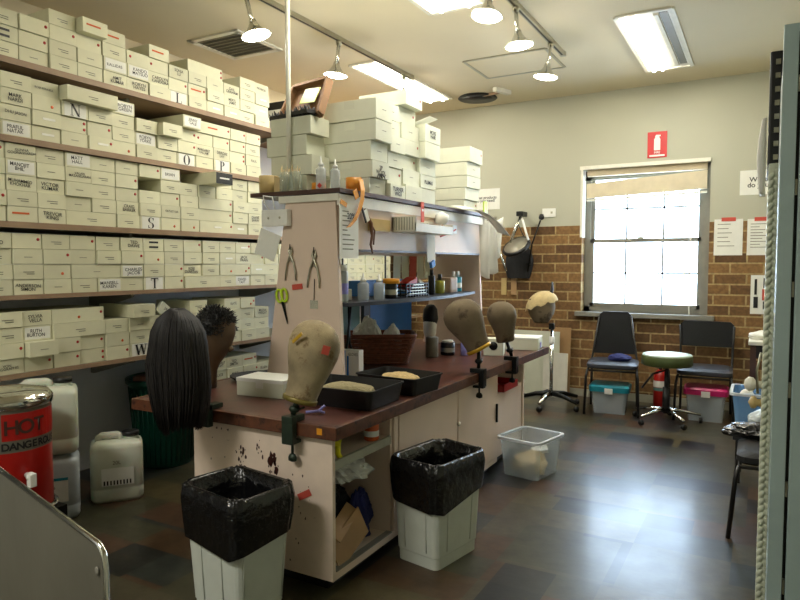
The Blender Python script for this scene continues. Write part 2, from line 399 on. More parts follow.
# ceiling hatch, vent, speaker
t = thing('ceiling_hatch', 'square access hatch with metal trim in the ceiling beside the spotlights', 'hatch', (-1.9, 5.42, ZC))
f = MB()
for a in (-1, 1): f.bb(a*.35-.012, a*.35+.012, -.28, .28, -.008, 0); f.bb(-.35, .35, a*.28-.012, a*.28+.012, -.008, 0)
f.build('frame', 'brushed', t); MB().bb(-.338, .338, -.268, .268, -.004, 0).build('panel', 'ceiling', t)
t = thing('air_vent', 'square slatted air conditioning vent in the ceiling over the box shelves', 'vent', (-3.63, 3.9, ZC))
f = MB()
for a in (-1, 1): f.bb(a*.235-.022, a*.235+.022, -.257, .257, -.012, 0); f.bb(-.235, .235, a*.235-.022, a*.235+.022, -.012, 0)
f.build('frame', 'trimwhite', t); MB().bb(-.22, .22, -.22, .22, -.003, 0).build('backing', 'winpaint', t)
for i in range(8):
    y = -.19+i*.054
    MB().box((0, y, -.008), (.42, .03, .003), rx=Rd(22)).build('slat', 'brushed', t)
t = thing('ceiling_speaker', 'round black disc on the ceiling above the tallest box stacks', 'speaker', (-2.6, 6.3, ZC))
MB().lathe([(.19, -.0), (.2, -.012), (.19, -.02)], n=32).build('rim', 'ironblack', t)
MB().lathe([(.17, -.019), (.02, -.03), (.0, -.03)], n=32).build('grille', 'black', t)
t = thing('wall_bracket', 'small cream bent bracket on the ceiling next to the black disc', 'bracket', (-2.27, 6.12, ZC))
MB().box((0, 0, -.02), (.05, .22, .04), rz=Rd(-20)).build('arm', 'trimwhite', t); MB().box((-.13, .08, -.012), (.22, .03, .02), rz=Rd(-10)).build('flange', 'shelf', t)

# spotlight tracks
def track(x, y0, y1, label):
    t = thing('light_track', label, 'light track', (x, (y0+y1)/2, ZC), 0, 'ceiling spotlight tracks')
    MB().bb(-.018, .018, -(y1-y0)/2, (y1-y0)/2, -.03, 0).build('rail', 'brushed', t)
    MB().bb(-.007, .007, -(y1-y0)/2+.01, (y1-y0)/2-.01, -.032, -.029).build('slot', 'black', t)
    MB().bb(-.022, .022, (y1-y0)/2-.03, (y1-y0)/2+.01, -.033, 0).build('end_cap', 'brushed', t)
track(-2.83, 2.3, 5.3, 'long spotlight track running above the stacked white boxes')
track(-1.455, 2.6, 5.31, 'spotlight track near the square ceiling hatch')
def spot(x, y, label, tilt, az, drop=.2):
    t = thing('spotlight', label, 'spotlight', (x, y, ZC-.03), az, 'track spotlights')
    MB().lathe([(.022, 0), (.022, -.03)], n=14).build('adaptor', 'brushed', t)
    k = MB(); d = Vector((math.sin(tilt), 0, -math.cos(tilt)))
    k.tube([Vector((0, .018, -.02)), Vector((0, .018, -.02))+d*(drop-.05)], .009, 8); k.tube([Vector((0, -.018, -.02)), Vector((0, -.018, -.02))+d*(drop-.05)], .009, 8)
    k.build('stem', 'chrome', t)
    R = T(*(d*(drop-.04))) @ Matrix.Rotation(-tilt, 4, 'Y')
    MB().lathe([(.02, .045), (.026, .02), (.05, -.02), (.092, -.05), (.094, -.056), (.088, -.056)], M4=R, n=24, cap1=False).build('lamp_head', 'chrome', t)
    MB().lathe([(.087, -.053), (.05, -.066), (.0, -.072)], M4=R, n=24).build('bulb', 'bulb', t)
    l = bpy.data.lights.new('spot_beam', 'POINT'); l.energy = SPOT_W; l.shadow_soft_size = .06; l.color = (1, .97, .90)
    lo = bpy.data.objects.new('spot_beam', l); COL.objects.link(lo); lo.parent = t; lo.location = d*(drop+.12); lo.rotation_euler = (0, -tilt, 0)
spot(-2.83, 3.13, 'chrome spotlight nearest the air vent, leftmost of the five', Rd(14), Rd(20), .26)
spot(-2.83, 4.14, 'chrome spotlight on the left track beside the bright tube light', Rd(6), Rd(200), .24)
spot(-2.83, 5.15, 'spotlight behind the top of the box stacks at end of left track', Rd(0), 0, .22)
spot(-1.455, 4.16, 'chrome spotlight on the right track, bulb facing the camera', Rd(6), 0, .24)
spot(-1.455, 4.96, 'chrome spotlight at the end of the right track beside the hatch', Rd(8), Rd(200), .24)
spot(-1.455, 3.72, 'spotlight on the right track cut off by the top of picture', Rd(10), Rd(250), .2)

# fire extinguisher sign
t = thing('fire_extinguisher_sign', 'red fire extinguisher sign on the grey wall above the window', 'sign', (-.92, YB-.004, 2.364))
MB().bb(-.088, .088, -.003, .003, 0, .245).build('plate', 'signred', t)
p = MB(); p.prism([(-.028, .07), (.028, .07), (.028, .175), (.018, .19), (.018, .2), (.03, .2), (.03, .212), (-.01, .216), (-.02, .2), (-.018, .19), (-.028, .175)], .002, T(0, -.0055, 0)); p.build('extinguisher_symbol', 'white', t)
MB().bb(-.068, .068, -.005, -.003, .012, .028).build('white_band', 'white', t)
text('writing', 'FIRE', .03, 'white', t, T(0, -.0045, .048) @ FY)

def paper(name, label, cat, x0, x1, z0, z1, y=YB, m='paper', lines=None, writing=None, tape=None, wsize=.045, group=None, ry=0):
    t = thing(name, label, cat, ((x0+x1)/2, y-.003, (z0+z1)/2), 0, group); t.rotation_euler = (0, ry, 0)
    w, h = x1-x0, z1-z0
    MB().bb(-w/2, w/2, -.001, .001, -h/2, h/2).build('sheet', m, t)
    if lines:
        g = MB(); rr = random.Random(len(label))
        for k in range(lines):
            z = h*.36-k*h*.72/lines; q = rr.uniform(.4, .8)
            g.bb(-w*.38, -w*.38+w*.76*q, -.0025, -.001, z-.003, z+.003)
        g.build('printed_lines', 'greyink', t)
    if writing: text('writing', writing, wsize, 'ink', t, T(0, -.003, 0) @ FY, bold=.015)
    if tape: MB().bb(-w*.25, w*.25, -.004, 0, h/2-.02, h/2+.015).build('tape', tape, t)
    return t
paper('wall_notice', 'white sign about products, half hidden behind the box stacks', 'sign', -2.83, -2.5, 1.94, 2.165, writing='What products\ndo you need?', wsize=.042)
paper('wall_notice', 'cream card sign beside the black hanging frame on the back wall', 'sign', -.21, .08, 1.97, 2.19, writing='What\ndo you', wsize=.06)
paper('pinned_sheet', 'white sheet with red tape just right of the window', 'paper', -.41, -.175, 1.43, 1.76, lines=6, tape='redpad')
paper('pinned_sheet', 'white sheet with red tape nearest the patterned door', 'paper', -.14, .08, 1.43, 1.755, lines=9, tape='redpad')
pp = paper('price_poster', 'tall poster with black and tan figures above the small table', 'poster', -.1, .06, .9, 1.25)
g = MB(); g.bb(-.05, -.03, -.004, -.001, .0, .14); g.bb(-.055, -.02, -.004, -.001, -.12, -.02); g.bb(.02, .045, -.004, -.001, .06, .15); g.bb(.02, .04, -.004, -.001, -.13, -.06); g.build('black_figures', 'ink', pp)
MB().bb(.012, .05, -.004, -.001, -.05, .05).build('tan_figure', 'redpad', pp)
t = thing('power_socket', 'white power socket on the grey wall above the brick', 'socket', (-1.96, YB, 1.88))
MB().bb(-.07, .07, -.012, 0, -.045, .045, bev=.003).build('plate', 'white', t); MB().bb(.02, .04, -.016, -.012, -.01, .012).build('switch', 'brushed', t)

# conduit pole from ceiling to top board
t = thing('service_pole', 'thin white pole rising from the top board to the ceiling', 'pole', (-2.40, 3.0, 1.752))
MB().lathe([(.014, 0), (.014, ZC-1.752)], n=14).build('tube', 'pole', t); MB().lathe([(.03, 0), (.03, .006), (.02, .014)], n=16).build('base_flange', 'pole', t)

# ================================================================== LEFT SHELVING
XF = -3.4
SH = [2.40, 2.004, 1.566, 1.184, .773, .42]
names = ['top', 'second', 'third', 'fourth', 'fifth', 'lowest']
for i, z in enumerate(SH):
    t = thing('wall_shelf', '%s brown wall shelf, holding the %s row of cream boxes' % (('long' if i < 5 else 'short'), names[i]), 'shelf', (XL if i == 0 else -3.87, 2.4 if i < 5 else 4.76, z), 0, 'wall shelves for the boxes')
    XW = XL if i == 0 else -3.87
    ya, yb_ = (-2.6, 4.2) if i < 5 else (-1.4, 2.0)
    th = .02 if i > 2 else .028
    MB().bb(0, XF-XW+.012, ya, yb_, -th, 0, bev=.002).build('board', 'shelf' if i < 2 else 'shelf_grey', t)
    MB().bb(XF-XW-.0, XF-XW+.016, ya, yb_, -th-.0, .004).build('front_edge', 'shelf', t)
    for k, yy in enumerate((-1.2, .35, 1.75, 3.3) if i < 5 else (-.9, 1.)):
        q = MB(); q.prism([(0.0, -th), (XF-XW-.06, -th), (XF-XW-.06, -th-.02), (.03, -th-.12), (0, -th-.12)], .022, T(0, yy, 0)); q.build('bracket', 'winpaint', t)

# box prototypes (end face towards +X)
def boxmesh(w, h=.079, L=.33, name='storage_box'):
    b = MB(); b.bb(-L, 0, -w/2, w/2, 0, h, bev=.0016)
    o = b.build(name, 'card'); me = o.data; bpy.data.objects.remove(o); return me
BM1 = boxmesh(.1572); BM2 = boxmesh(.32)
def partmesh(fn, m):
    o = fn(MB()).build('part', m); me = o.data; bpy.data.objects.remove(o); return me
def disc(b, y, z, r=.0085): return b.lathe([(r, 0), (r*.9, .001)], M4=T(0, y, z) @ FX, n=12)
P_DOT = partmesh(lambda b: disc(b, 0, 0), 'red'); P_ODOT = partmesh(lambda b: disc(b, 0, 0), 'orange')
P_LINE = partmesh(lambda b: b.bb(0, .0008, -.022, .022, -.0016, .0016), 'greyink')
P_HAZY = partmesh(lambda b: b.bb(0, .0008, -.03, .03, .003, .007).bb(0, .0008, -.012, .03, -.008, -.004), 'greyink')
P_TAPE = partmesh(lambda b: b.bb(0, .001, -.035, .035, -.006, .006), 'tape')
P_RBAR = partmesh(lambda b: b.bb(0, .001, -.045, .045, -.005, .005), 'orange')
P_KBAR = partmesh(lambda b: b.bb(0, .001, -.035, .035, .010, .022).bb(0, .001, -.035, .035, -.020, -.008), 'ink')
P_WHITE = partmesh(lambda b: b.bb(0, .001, -.07, .07, -.032, .032), 'paper')
P_LID = partmesh(lambda b: b.bb(0, .0008, -.07, .07, -.0008, .0008), 'greyink')
def child(name, me, par, y, z, x=.0006):
    o = bpy.data.objects.new(name, me); COL.objects.link(o); o.parent = par; o.location = (x, y, z); return o
# hand drawn serif capitals, in a 1 x 1 cell
def serif(ch):
    b = MB()
    def q(pts): b.prism(pts, .0012)
    def st(x, w, z0=0, z1=1): q([(x-w/2, z0), (x+w/2, z0), (x+w/2, z1), (x-w/2, z1)])
    def sf(x, z, w=.3): q([(x-w/2, z-.02), (x+w/2, z-.02), (x+w/2, z+.02), (x-w/2, z+.02)])
    def dg(x0, x1, w, z0=0, z1=1): q([(x0-w/2, z0), (x0+w/2, z0), (x1+w/2, z1), (x1-w/2, z1)])
    if ch == 'N': st(.15, .05); st(.85, .05); dg(.83, .17, .2); sf(.15, .98); sf(.15, .02); sf(.85, .98)
    if ch == 'W':
        dg(.28, .1, .16); dg(.28, .5, .05); dg(.72, .5, .16); dg(.72, .9, .05); sf(.1, .98); sf(.5, .98); sf(.9, .98)
    if ch == 'T': st(.5, .18); q([(.05, .92), (.95, .92), (.95, 1), (.05, 1)]); sf(.5, .02, .4); st(.07, .04, .75, .95); st(.93, .04, .75, .95)
    if ch == 'L': st(.3, .17); sf(.3, .98, .42); q([(.1, 0), (.9, 0), (.9, .06), (.1, .06)]); st(.88, .04, .04, .28)
    if ch == 'P':
        st(.28, .17); sf(.28, .02, .42); sf(.28, .98, .42)
    def arc(cx, cz, rx, rz, a0, a1, wf, n=24):
        for i in range(n):
            p = []
            for a in (a0+(a1-a0)*i/n, a0+(a1-a0)*(i+1)/n):
                w_ = wf(a); p.append(((cx+rx*math.cos(a), cz+rz*math.sin(a)), (cx+(rx-w_)*math.cos(a), cz+(rz-w_*.5)*math.sin(a))))
            q([p[0][0], p[1][0], p[1][1], p[0][1]])
    if ch == 'P': arc(.4, .74, .42, .26, -PI/2, PI/2, lambda a: .05+.16*abs(math.cos(a)), 14)
    if ch == 'O': arc(.5, .5, .45, .52, 0, 2*PI, lambda a: .05+.16*abs(math.cos(a)), 28)
    if ch == 'S':
        arc(.5, .76, .33, .26, PI*.1, PI*1.5, lambda a: .06+.12*max(0, -math.cos(a)), 16)
        arc(.5, .25, .36, .27, -PI*.9, PI*.5, lambda a: .06+.12*max(0, math.cos(a)), 16)
        st(.2, .05, .02, .28); st(.8, .05, .75, .98)
    o = b.build('letter', 'ink'); me = o.data; bpy.data.objects.remove(o)
    me.transform(T(.0016, 0, 0) @ Matrix(((0, -1, 0, 0), (1, 0, 0, -.5), (0, 0, 1, -.5), (0, 0, 0, 1))))
    return me
ORD = ['', 'first', 'second', 'third', 'fourth', 'fifth', 'sixth', 'seventh', 'eighth', 'ninth', 'tenth', 'eleventh', 'twelfth', 'thirteenth', 'fourteenth', 'fifteenth', 'sixteenth', 'seventeenth', 'eighteenth', 'nineteenth', 'twentieth', 'twenty-first', 'twenty-second', 'twenty-third', 'twenty-fourth', 'twenty-fifth', 'twenty-sixth']
UP = ['', 'bottom box', 'second box up', 'third box up', 'fourth box up', 'fifth box up']
# per row: start Y of column 0, list of (count, {row: marks}); marks: d dot right, c dot left, e two dots, o orange dot, l printed line, r red bar, t tape strip, k black bars,
# 'w:..' handwriting, 'L:X' letter card, '+' double-width box covering next column too, '<' pushed out, 'x' missing
ROWS = [
 (2.055-.1635, [(3, {3: 'h', 2: 'k'}), (3, {1: 'l', 2: 'd', 3: 'd'}), (4, {1: 'h', 2: 'h', 3: 'd', 4: 'h'}), (4, {1: 'h', 2: 'l', 3: 'd', 4: 'r<'}), (4, {4: 'r', 3: 'h', 2: 'w:KALLIDAS', 1: 'w:AMIT\nKUMAR'}),
           (3, {3: 'c', 2: 'w:KANDO\nMATSUO', 1: 'w:ROBYN\nHAYES'}), (4, {4: 'r', 3: 'c', 2: 'w:CAROLYN\nKANDORA', 1: 'l'}), (3, {3: 'w:SONIA\nLU', 2: 'd', 1: 'L:L'}), (4, {4: 'e+', 3: 'h', 2: 'rd', 1: 'h'}), (4, {4: 'x', 3: 'l', 2: 'h', 1: 't'}),
           (3, {3: 'w:GAIL\nGRAHAM', 2: 'w:MERYL\nJAMES', 1: 't'}), (4, {1: 'h'}), (4, {4: 'w:PATRICIA', 3: 't', 2: 't', 1: 'l'}), (4, {4: 'd', 3: 'h', 2: 'h', 1: 'w:BETTY'}), (3, {3: 'h'})]),
 (1.948-.1635, [(4, {3: 'l', 1: 'h'}), (4, {4: 'h', 3: 'w:MARK\nNARDI', 2: 'w:DHU JASON', 1: 'w:PRAFUL\nNATAK'}), (4, {4: 'w:ROSS FENNELL', 3: 'o', 2: 't', 1: 't'}), (4, {4: '+<', 3: 'L:N', 2: 'e', 1: 'l'}), (4, {4: 'x', 3: 'h', 2: 'd', 1: 'td'}), (4, {4: 'w:ROBYN\nGREEN', 3: 'h', 2: 'h', 1: 'o'}),
           (3, {2: 'w:ROBYN\nYORKE'}), (3, {3: '<', 2: 'h'}), (4, {4: 'w:JENNY\nGALE<', 3: 'd', 2: 'd', 1: 'L:O'}), (4, {4: 'rd+', 3: 'c', 2: 'w:MARGARET\nHALLAM', 1: 'l'}), (4, {4: 'x', 3: 'd', 2: 'w:DEIRDRE\nLAY', 1: 'L:P'}), (4, {4: 'd', 3: 'd', 2: 'e', 1: 'h'}),
           (4, {4: 'd', 3: 'h', 2: 'w:PAUL', 1: 'l'}), (4, {3: 'l', 1: 'h'}), (4, {})]),
 (1.963-.1635, [(5, {5: 'd', 3: 'h', 2: 'd'}), (5, {5: 'w:GUNNA\nGOONAWARDH', 4: 'w:MANOJIT\nBHIL', 3: 'w:MUHAMMED\nKHOKHAR', 2: 'h', 1: 'r'}), (5, {5: 'h', 4: 'l', 3: 'w:VICTOR\nKUMAR', 2: 'h', 1: 'w:TREVOR\nKING'}), (5, {5: 'w:MATT\nHALL', 4: 'w:VALARI\nMAZANDARAN', 3: 'l', 2: 'l', 1: '+'}),
           (5, {5: 'l', 4: 'h', 3: 'h', 2: 'h', 1: 'x'}), (5, {5: 'l', 4: 'd', 3: 'd', 2: 'w:CRAIG\nBARKER', 1: 'h'}), (5, {5: 'd', 4: 'x', 3: 'l', 2: 'h', 1: 'L:S'}), (5, {5: 'w:BRIAN', 4: 'h', 3: 'd', 2: 'w:OUTLET USA', 1: 'o'}), (4, {4: 'h', 3: 'l', 2: 'h', 1: 'o'}),
           (5, {5: 'B<', 4: 'h', 3: 'd+', 2: 'd+', 1: 'dt+'}), (5, {5: 'c', 4: 'l', 3: 'x', 2: 'x', 1: 'x'}), (5, {5: 'h', 4: 'h', 3: 'h', 2: 'l', 1: 't'}), (5, {5: 'd', 4: 'd', 3: 'h', 2: 'w:DIANE\nSHAW', 1: 'h'}), (5, {3: 'h', 2: 't', 1: 't'}), (5, {})]),
 (1.985-.1635, [(4, {4: 'w:RAY\nLLOYD', 1: 'h'}), (4, {4: 'd', 3: 'l', 2: 'h', 1: 'w:ANDERSON\nSIMON'}), (4, {4: 'h', 3: 'd', 2: 'o-', 1: 'l'}), (4, {4: 'd', 3: 'l', 2: 'l+', 1: 'h'}), (4, {4: 'h', 3: 'h', 2: 'x', 1: 'w:MANSELL\nKAREN'}), (4, {4: 'w:TED\nDAWE', 3: 'd', 2: 'w:CHARLES\nJACOB', 1: 'l'}),
           (4, {4: 'k', 3: 'o', 2: 'h', 1: 'L:T'}), (4, {4: 'h', 3: 'h', 2: 'd', 1: 'd'}), (4, {4: 'd', 3: 'l', 2: 'w:ROSS\nDUNSTAN', 1: 'h+'}), (4, {4: 'h', 3: 'h', 2: 'h', 1: 'x'}), (4, {3: 't', 2: 'o', 1: 'h'}), (4, {4: 'td', 3: 'w:JACK\nTRAIN', 2: 'od', 1: 'w:DAVID\nTAIT'}),
           (4, {4: 'h', 3: 'd', 2: 't', 1: 'h'}), (4, {3: 'o'}), (4, {})]),
 (2.03-.1635, [(4, {3: 'h', 2: 'd', 1: 'w:VON\nLAGGRAPHIS'}), (4, {4: 'w:SYLVIA\nVELLA', 3: 'w:RUTH\nBURTON', 2: 'l<', 1: 'd'}), (4, {4: 'do+', 3: 'h+', 2: 'd', 1: 'd'}), (4, {4: 'x', 3: 'x', 2: 'd', 1: 'e'}), (3, {3: 'h', 2: 'o', 1: 'd'}),
           (4, {4: '<', 3: 'l', 2: 'h', 1: 'L:W'}), (3, {3: 'h', 2: 'h', 1: 'l'}), (3, {3: 'h', 2: 'l'}), (4, {4: 'h', 3: 'l'}), (3, {3: 'h'}), (4, {4: 'w:KATE', 3: 'h', 2: 'l'}), (4, {4: 'od', 3: 'h', 2: 'h'}), (3, {3: 'w:MILENA\nWRIGHT', 1: 'l'}), (3, {3: 'l', 2: 'h', 1: 'h'}), (3, {3: 'l'})]),
 (3.36, [(3, {3: 'w:MARGARET\nKNIGHT', 2: 'w:ALICE', 1: 'h'}), (3, {3: 'w:TED\nSMITH', 2: 'w:MARIA', 1: 'l'}), (3, {3: 'rd', 2: 'd', 1: 'l'}), (2, {2: 'w:ELLEN', 1: 'h'}), (2, {2: 'l'})]),
]
rb = random.Random(3)
LABELCOUNT = {}
ROWS = [(ys, cols[:13]) for ys, cols in ROWS]
ROWS[3] = (ROWS[3][0], ROWS[3][1]+[(4, {4: 'd', 3: 'h', 2: 'l', }), (4, {4: 'h', 3: 'r', 2: 'h'}), (3, {3: 'l'}), (4, {4: 'o', 3: 'l'}), (4, {3: 'd'}), (4, {4: 'l'}), (3, {2: 'd'}), (4, {4: 'k'}), (4, {}), (4, {3: 'd'}), (4, {4: 'h'}), (3, {})])
for ri, (ys, cols) in enumerate(ROWS):
    z0 = SH[ri]+.0042; pitch = .0812 if ri != 2 else .0808
    for ci, (n, marks) in enumerate(cols):
        yc = ys+.1635*(ci+.5)
        for k in range(1, n+1):
            mk = marks.get(k, '')
            if mk.startswith('x'): continue
            wr = None
            if ':' in mk:
                i = mk.index(':'); kind_, rest = mk[i-1], mk[i+1:]
                push = rest.endswith('<'); rest = rest.rstrip('<')
                wr = (kind_, rest); flags = mk[:i-1]+('<' if push else '')
            else: flags = mk
            wide = '+' in flags
            o = bpy.data.objects.new('storage_box', BM2 if wide else BM1); COL.objects.link(o)
            dx = rb.uniform(-.012, .006)+(.05 if '<' in flags else 0)
            if 'B' in flags: dx = .16
            y = yc+(.0817 if wide else 0)
            o.location = (XF+dx, y+rb.uniform(-.0015, .0015), z0+(k-1)*pitch)
            hw = .16 if wide else .079
            desc = []
            if 'e' in flags: child('red_dot', P_DOT, o, hw-.014, .058); child('red_dot', P_DOT, o, hw-.014, .024); desc.append('two red dots')
            if 'd' in flags: child('red_dot', P_DOT, o, hw-.018, .05); desc.append('red dot')
            if 'c' in flags: child('red_dot', P_DOT, o, -hw+.025, .045); desc.append('red dot')
            if 'o' in flags: child('orange_sticker', P_ODOT, o, (.0 if wide else .03), .028); desc.append('orange sticker')
            if 'r' in flags: child('red_stripe', P_RBAR, o, -.012, .045); desc.append('red stripe')
            if 'l' in flags: child('printed_line', P_LINE, o, 0, .036)
            if 'h' in flags or (not flags.strip('+<') and not wr): child('printed_line', P_HAZY, o, 0, .034)
            if 't' in flags: child('shiny_tape', P_TAPE, o, .01, .04); desc.append('shiny tape')
            if 'k' in flags: child('black_bars', P_KBAR, o, 0, .04); desc.append('black bars')
            if 'B' in flags:
                MB().bb(0, .0012, -.077, .077, .002, .077).build('black_end_label', 'black', o, (.0004, 0, 0)); MB().bb(0, .0008, -.045, .045, -.005, .005).build('white_line', 'paper', o, (.0022, 0, .04)); desc.append('black end')
            if wr and wr[0] == 'w':
                if rb.random() < .3: child('name_label', P_WHITE, o, 0, .04)
                s = .027 if '\n' in wr[1] else .026
                s = min(s, .19/max(len(q) for q in wr[1].split('\n')))
                text('handwriting', wr[1], s, 'ink', o, T(.0025, rb.uniform(-.012, .012), rb.uniform(.036, .043)) @ FX @ Matrix.Rotation(rb.uniform(-.06, .05), 4, 'Z'), bold=.008, sx=rb.uniform(.9, 1.15))
                desc.append('handwritten name')
            if wr and wr[0] == 'L':
                child('letter_card', partmesh(lambda b: b.bb(0, .001, -.066, .066, -.038, .038), 'paper'), o, 0, .0395)
                if 1:
                    me = serif(wr[1]); me.transform(Matrix.Diagonal((1, .062 if wr[1] != 'W' else .09, .066, 1))); child('letter', me, o, 0, .0395, .0022)
                desc.append('big letter %s' % wr[1])
            o['category'] = 'box'
            d = ('cream box' if not wide else 'wide cream box')+(' with '+desc[0] if desc else '')
            shelfn = names[ri]+' shelf'
            o['label'] = '%s, %s, %s stack from left, %s' % (d.replace('a ', 'a '), UP[k], ORD[ci+1], shelfn)
            o['group'] = 'cream boxes on the %s' % shelfn
# flat items lying on / leaning by the shelves
t = thing('storage_box', 'cream box tipped on its edge beside the long black wig, fifth shelf', 'box', (XF-.02, 2.99, SH[4]+.262), 0, 'cream boxes on the fifth shelf')
t.rotation_euler = (0, 0, 0)
MB().box((0, 0, .0), (.02, .15, .076), rx=Rd(-38)).build('lid', 'card2', t); text('handwriting', 'JAMES\nLEE', .026, 'ink', t, T(.011, 0, 0) @ Matrix.Rotation(Rd(-38), 4, 'X') @ FX)
t = thing('file_box', 'white file box with a black top at the end of top shelf', 'box', (XF+.02, 4.29, SH[0]+.005))
MB().bb(-.28, 0, -.07, .07, 0, .2).build('body', 'paper', t); MB().bb(-.282, .002, -.072, .072, .2, .26).build('black_top', 'black', t)
# black wads between shelf bits
for y, z, s in ((2.71, SH[3]+.327, .02), (3.87, SH[4]+.247, .018)):
    pass

# ================================================================== WORKBENCH
WT = .705
wk = thing('worktop', 'worn red-brown worktop running along the whole island bench', 'worktop', (-2.04, 3.9, WT))
MB().bb(-.575, .565, -1.79, 1.09, -.04, 0, bev=.004).build('top_surface', 'top', wk)
MB().bb(-.6, .59, -1.812, -1.79, -.052, .001, bev=.003).bb(.565, .59, -1.7905, 1.1, -.052, .001, bev=.003).bb(-.6, -.575, -1.7905, 1.1, -.052, .001, bev=.003).build('wooden_edge', 'topedge', wk)
XC = -1.49; XC0 = -2.26; Y0 = 2.12; ZB = .062; ZT = WT-.055
c1 = thing('open_cabinet', 'open end cabinet of the bench with stained end panel and shelf', 'cabinet', (-1.87, 2.4, 0))
def rel(o, x0, x1, y0, y1, z0, z1, name, m, bev=.0015):
    l = o.location; return MB().bb(x0-l.x, x1-l.x, y0-l.y, y1-l.y, z0-l.z, z1-l.z, bev=bev).build(name, m, o)
rel(c1, XC0, XC, Y0, Y0+.02, ZB, ZT, 'end_panel', 'pinkdirty')
rel(c1, XC0, XC, Y0+.02, 2.62, ZB, ZB+.03, 'base_board', 'pink'); rel(c1, XC0, XC0+.02, Y0+.02, 2.62, ZB+.03, ZT, 'back_panel', 'pink')
rel(c1, XC0+.02, XC-.01, 2.60, 2.62, ZB+.03, ZT, 'side_panel', 'pink'); rel(c1, XC0+.02, XC-.02, Y0+.02, 2.60, .53, .55, 'inner_shelf', 'pink')
rel(c1, XC-.02, XC-.004, Y0+.02, 2.60, .515, .552, 'shelf_lipping', 'shelf_grey'); rel(c1, XC-.03, XC, Y0+.03, 2.60, ZB+.031, ZB+.036, 'door_track', 'winpaint', 0)
rel(c1, XC0+.06, XC-.06, Y0+.05, 2.61, 0, ZB, 'plinth', 'black', 0)
sp = MB()
rs = random.Random(5)
for (cx, cz, n, spread, r) in ((-1.80, .475, 22, .03, .008), (-1.97, .52, 22, .03, .005), (-1.87, .55, 7, .03, .005), (-1.63, .42, 8, .1, .003), (-1.7, .25, 10, .12, .003), (-2.1, .58, 9, .08, .003)):
    for k in range(n):
        x, z, rr = cx+rs.gauss(0, spread*.5), cz+rs.gauss(0, spread), r*rs.uniform(.3, 1.6)
        x = min(max(x, XC0+.03), XC-.03); z = min(max(z, ZB+.04), ZT-.03)
        n_ = 7; a0 = rs.uniform(0, 1)
        poly = [(x+rr*rs.uniform(.6, 1.1)*math.cos(a0+2*PI*j/n_), z+rr*rs.uniform(.8, 2.2)*math.sin(a0+2*PI*j/n_)) for j in range(n_)]
        sp.prism(poly, .0006, T(1.87, Y0-.0007-2.4, 0))
st_ = sp.build('dye_stains', mat('dried_dye', (60, 22, 16), .5, rand=0), c1); st_['kind'] = 'stuff'
c2 = thing('door_cabinet', 'middle bench cabinet with two plain pinkish doors', 'cabinet', (-1.87, 3.34, 0))
rel(c2, XC0, XC-.02, 2.622, 3.98, ZB, ZT, 'carcass', 'pink'); rel(c2, XC-.02, XC, 2.622, 3.98, ZB, ZB+.03, 'bottom_rail', 'pink')
rel(c2, XC-.02, XC, 2.622, 2.66, ZB+.03, ZT, 'stile', 'pink')
d1 = rel(c2, XC-.018, XC+.002, 2.667, 3.315, ZB+.034, ZT-.004, 'door', 'pink'); d2 = rel(c2, XC-.018, XC+.002, 3.355, 3.975, ZB+.034, ZT-.004, 'door', 'pink')
rel(c2, XC-.02, XC-.002, 3.32, 3.35, ZB+.03, ZT, 'stile', 'pink')
h = MB().bb(XC+.003+1.87, XC+.016+1.87, .60, .612, .33, .45, bev=.003).build('handle', 'ironblack', d2)
h = MB().lathe([(.008, 0), (.014, .006), (.012, .014), (0, .016)], M4=T(XC+1.87+.002, -.0, .45) @ FX, n=12).build('knob', 'brushed', d1)
rel(c2, XC0+.06, XC-.06, 2.622, 3.96, 0, ZB, 'plinth', 'black', 0)
c3 = thing('end_cabinet', 'far bench cabinet with a recessed door below a red tray', 'cabinet', (-1.87, 4.4, 0))
rel(c3, XC0, XC-.04, 3.982, 4.52, ZB, .50, 'carcass', 'pink'); d3 = rel(c3, XC-.04, XC-.02, 3.985, 4.52, ZB+.01, .50, 'door', 'pink'); rel(c3, XC0, XC-.01, 4.52, 4.55, 0, ZT, 'end_panel', 'pink')
rel(c3, XC0, XC0+.02, 3.982, 4.52, .5, ZT, 'back_panel', 'pink'); rel(c3, XC0+.06, XC-.08, 3.982, 4.5, 0, ZB, 'plinth', 'black', 0)
t = thing('drying_tray', 'small red tray in the gap under the far worktop', 'tray', (-1.6, 4.2, .502))
tr = MB(); tr.bb(-.1, .12, -.13, .15, 0, .008).bb(.112, .12, -.13, .15, .008, .05).bb(-.1, -.092, -.13, .15, .008, .05).bb(-.1, .12, -.13, -.122, .008, .05).bb(-.1, .12, .142, .15, .008, .05); tr.build('tray', 'redenamel', t)

# stand (rack) on the worktop
rk = thing('bench_rack', 'pinkish wooden rack on the bench with dark top board for boxes', 'rack', (-2.2, 3.9, WT))
def slant(y, th, name):
    l = rk.location
    b = MB(); b.prism([(-2.47-l.x, 0), (-1.945-l.x, 0), (-1.99-l.x, 1.0), (-2.32-l.x, 1.0)], th, T(0, y-l.y, 0)); return b.build(name, 'pink', rk)
slant(2.872, .025, 'end_panel'); slant(4.84, .025, 'end_panel')
rel(rk, -1.995, -1.975, 2.898, 4.838, 1.43, WT+.99, 'fascia', 'pink', .001)
rel(rk, -1.974, -1.958, 2.86, 4.87, 1.66, 1.72, 'trim_rail', 'trimwhite', .002); rel(rk, -2.36, -1.96, 2.855, 2.871, 1.685, 1.722, 'trim_rail', 'trimwhite', .002)
rel(rk, -2.56, -1.945, 2.85, 4.95, 1.726, 1.75, 'top_board', 'darkwood', .003); rel(rk, -2.3, -2.0, 2.9, 4.83, 1.70, 1.725, 'bearer', 'pink', 0)
rel(rk, -2.345, -2.33, 2.898, 4.838, 1.41, 1.44, 'rear_rail', 'pink', 0)
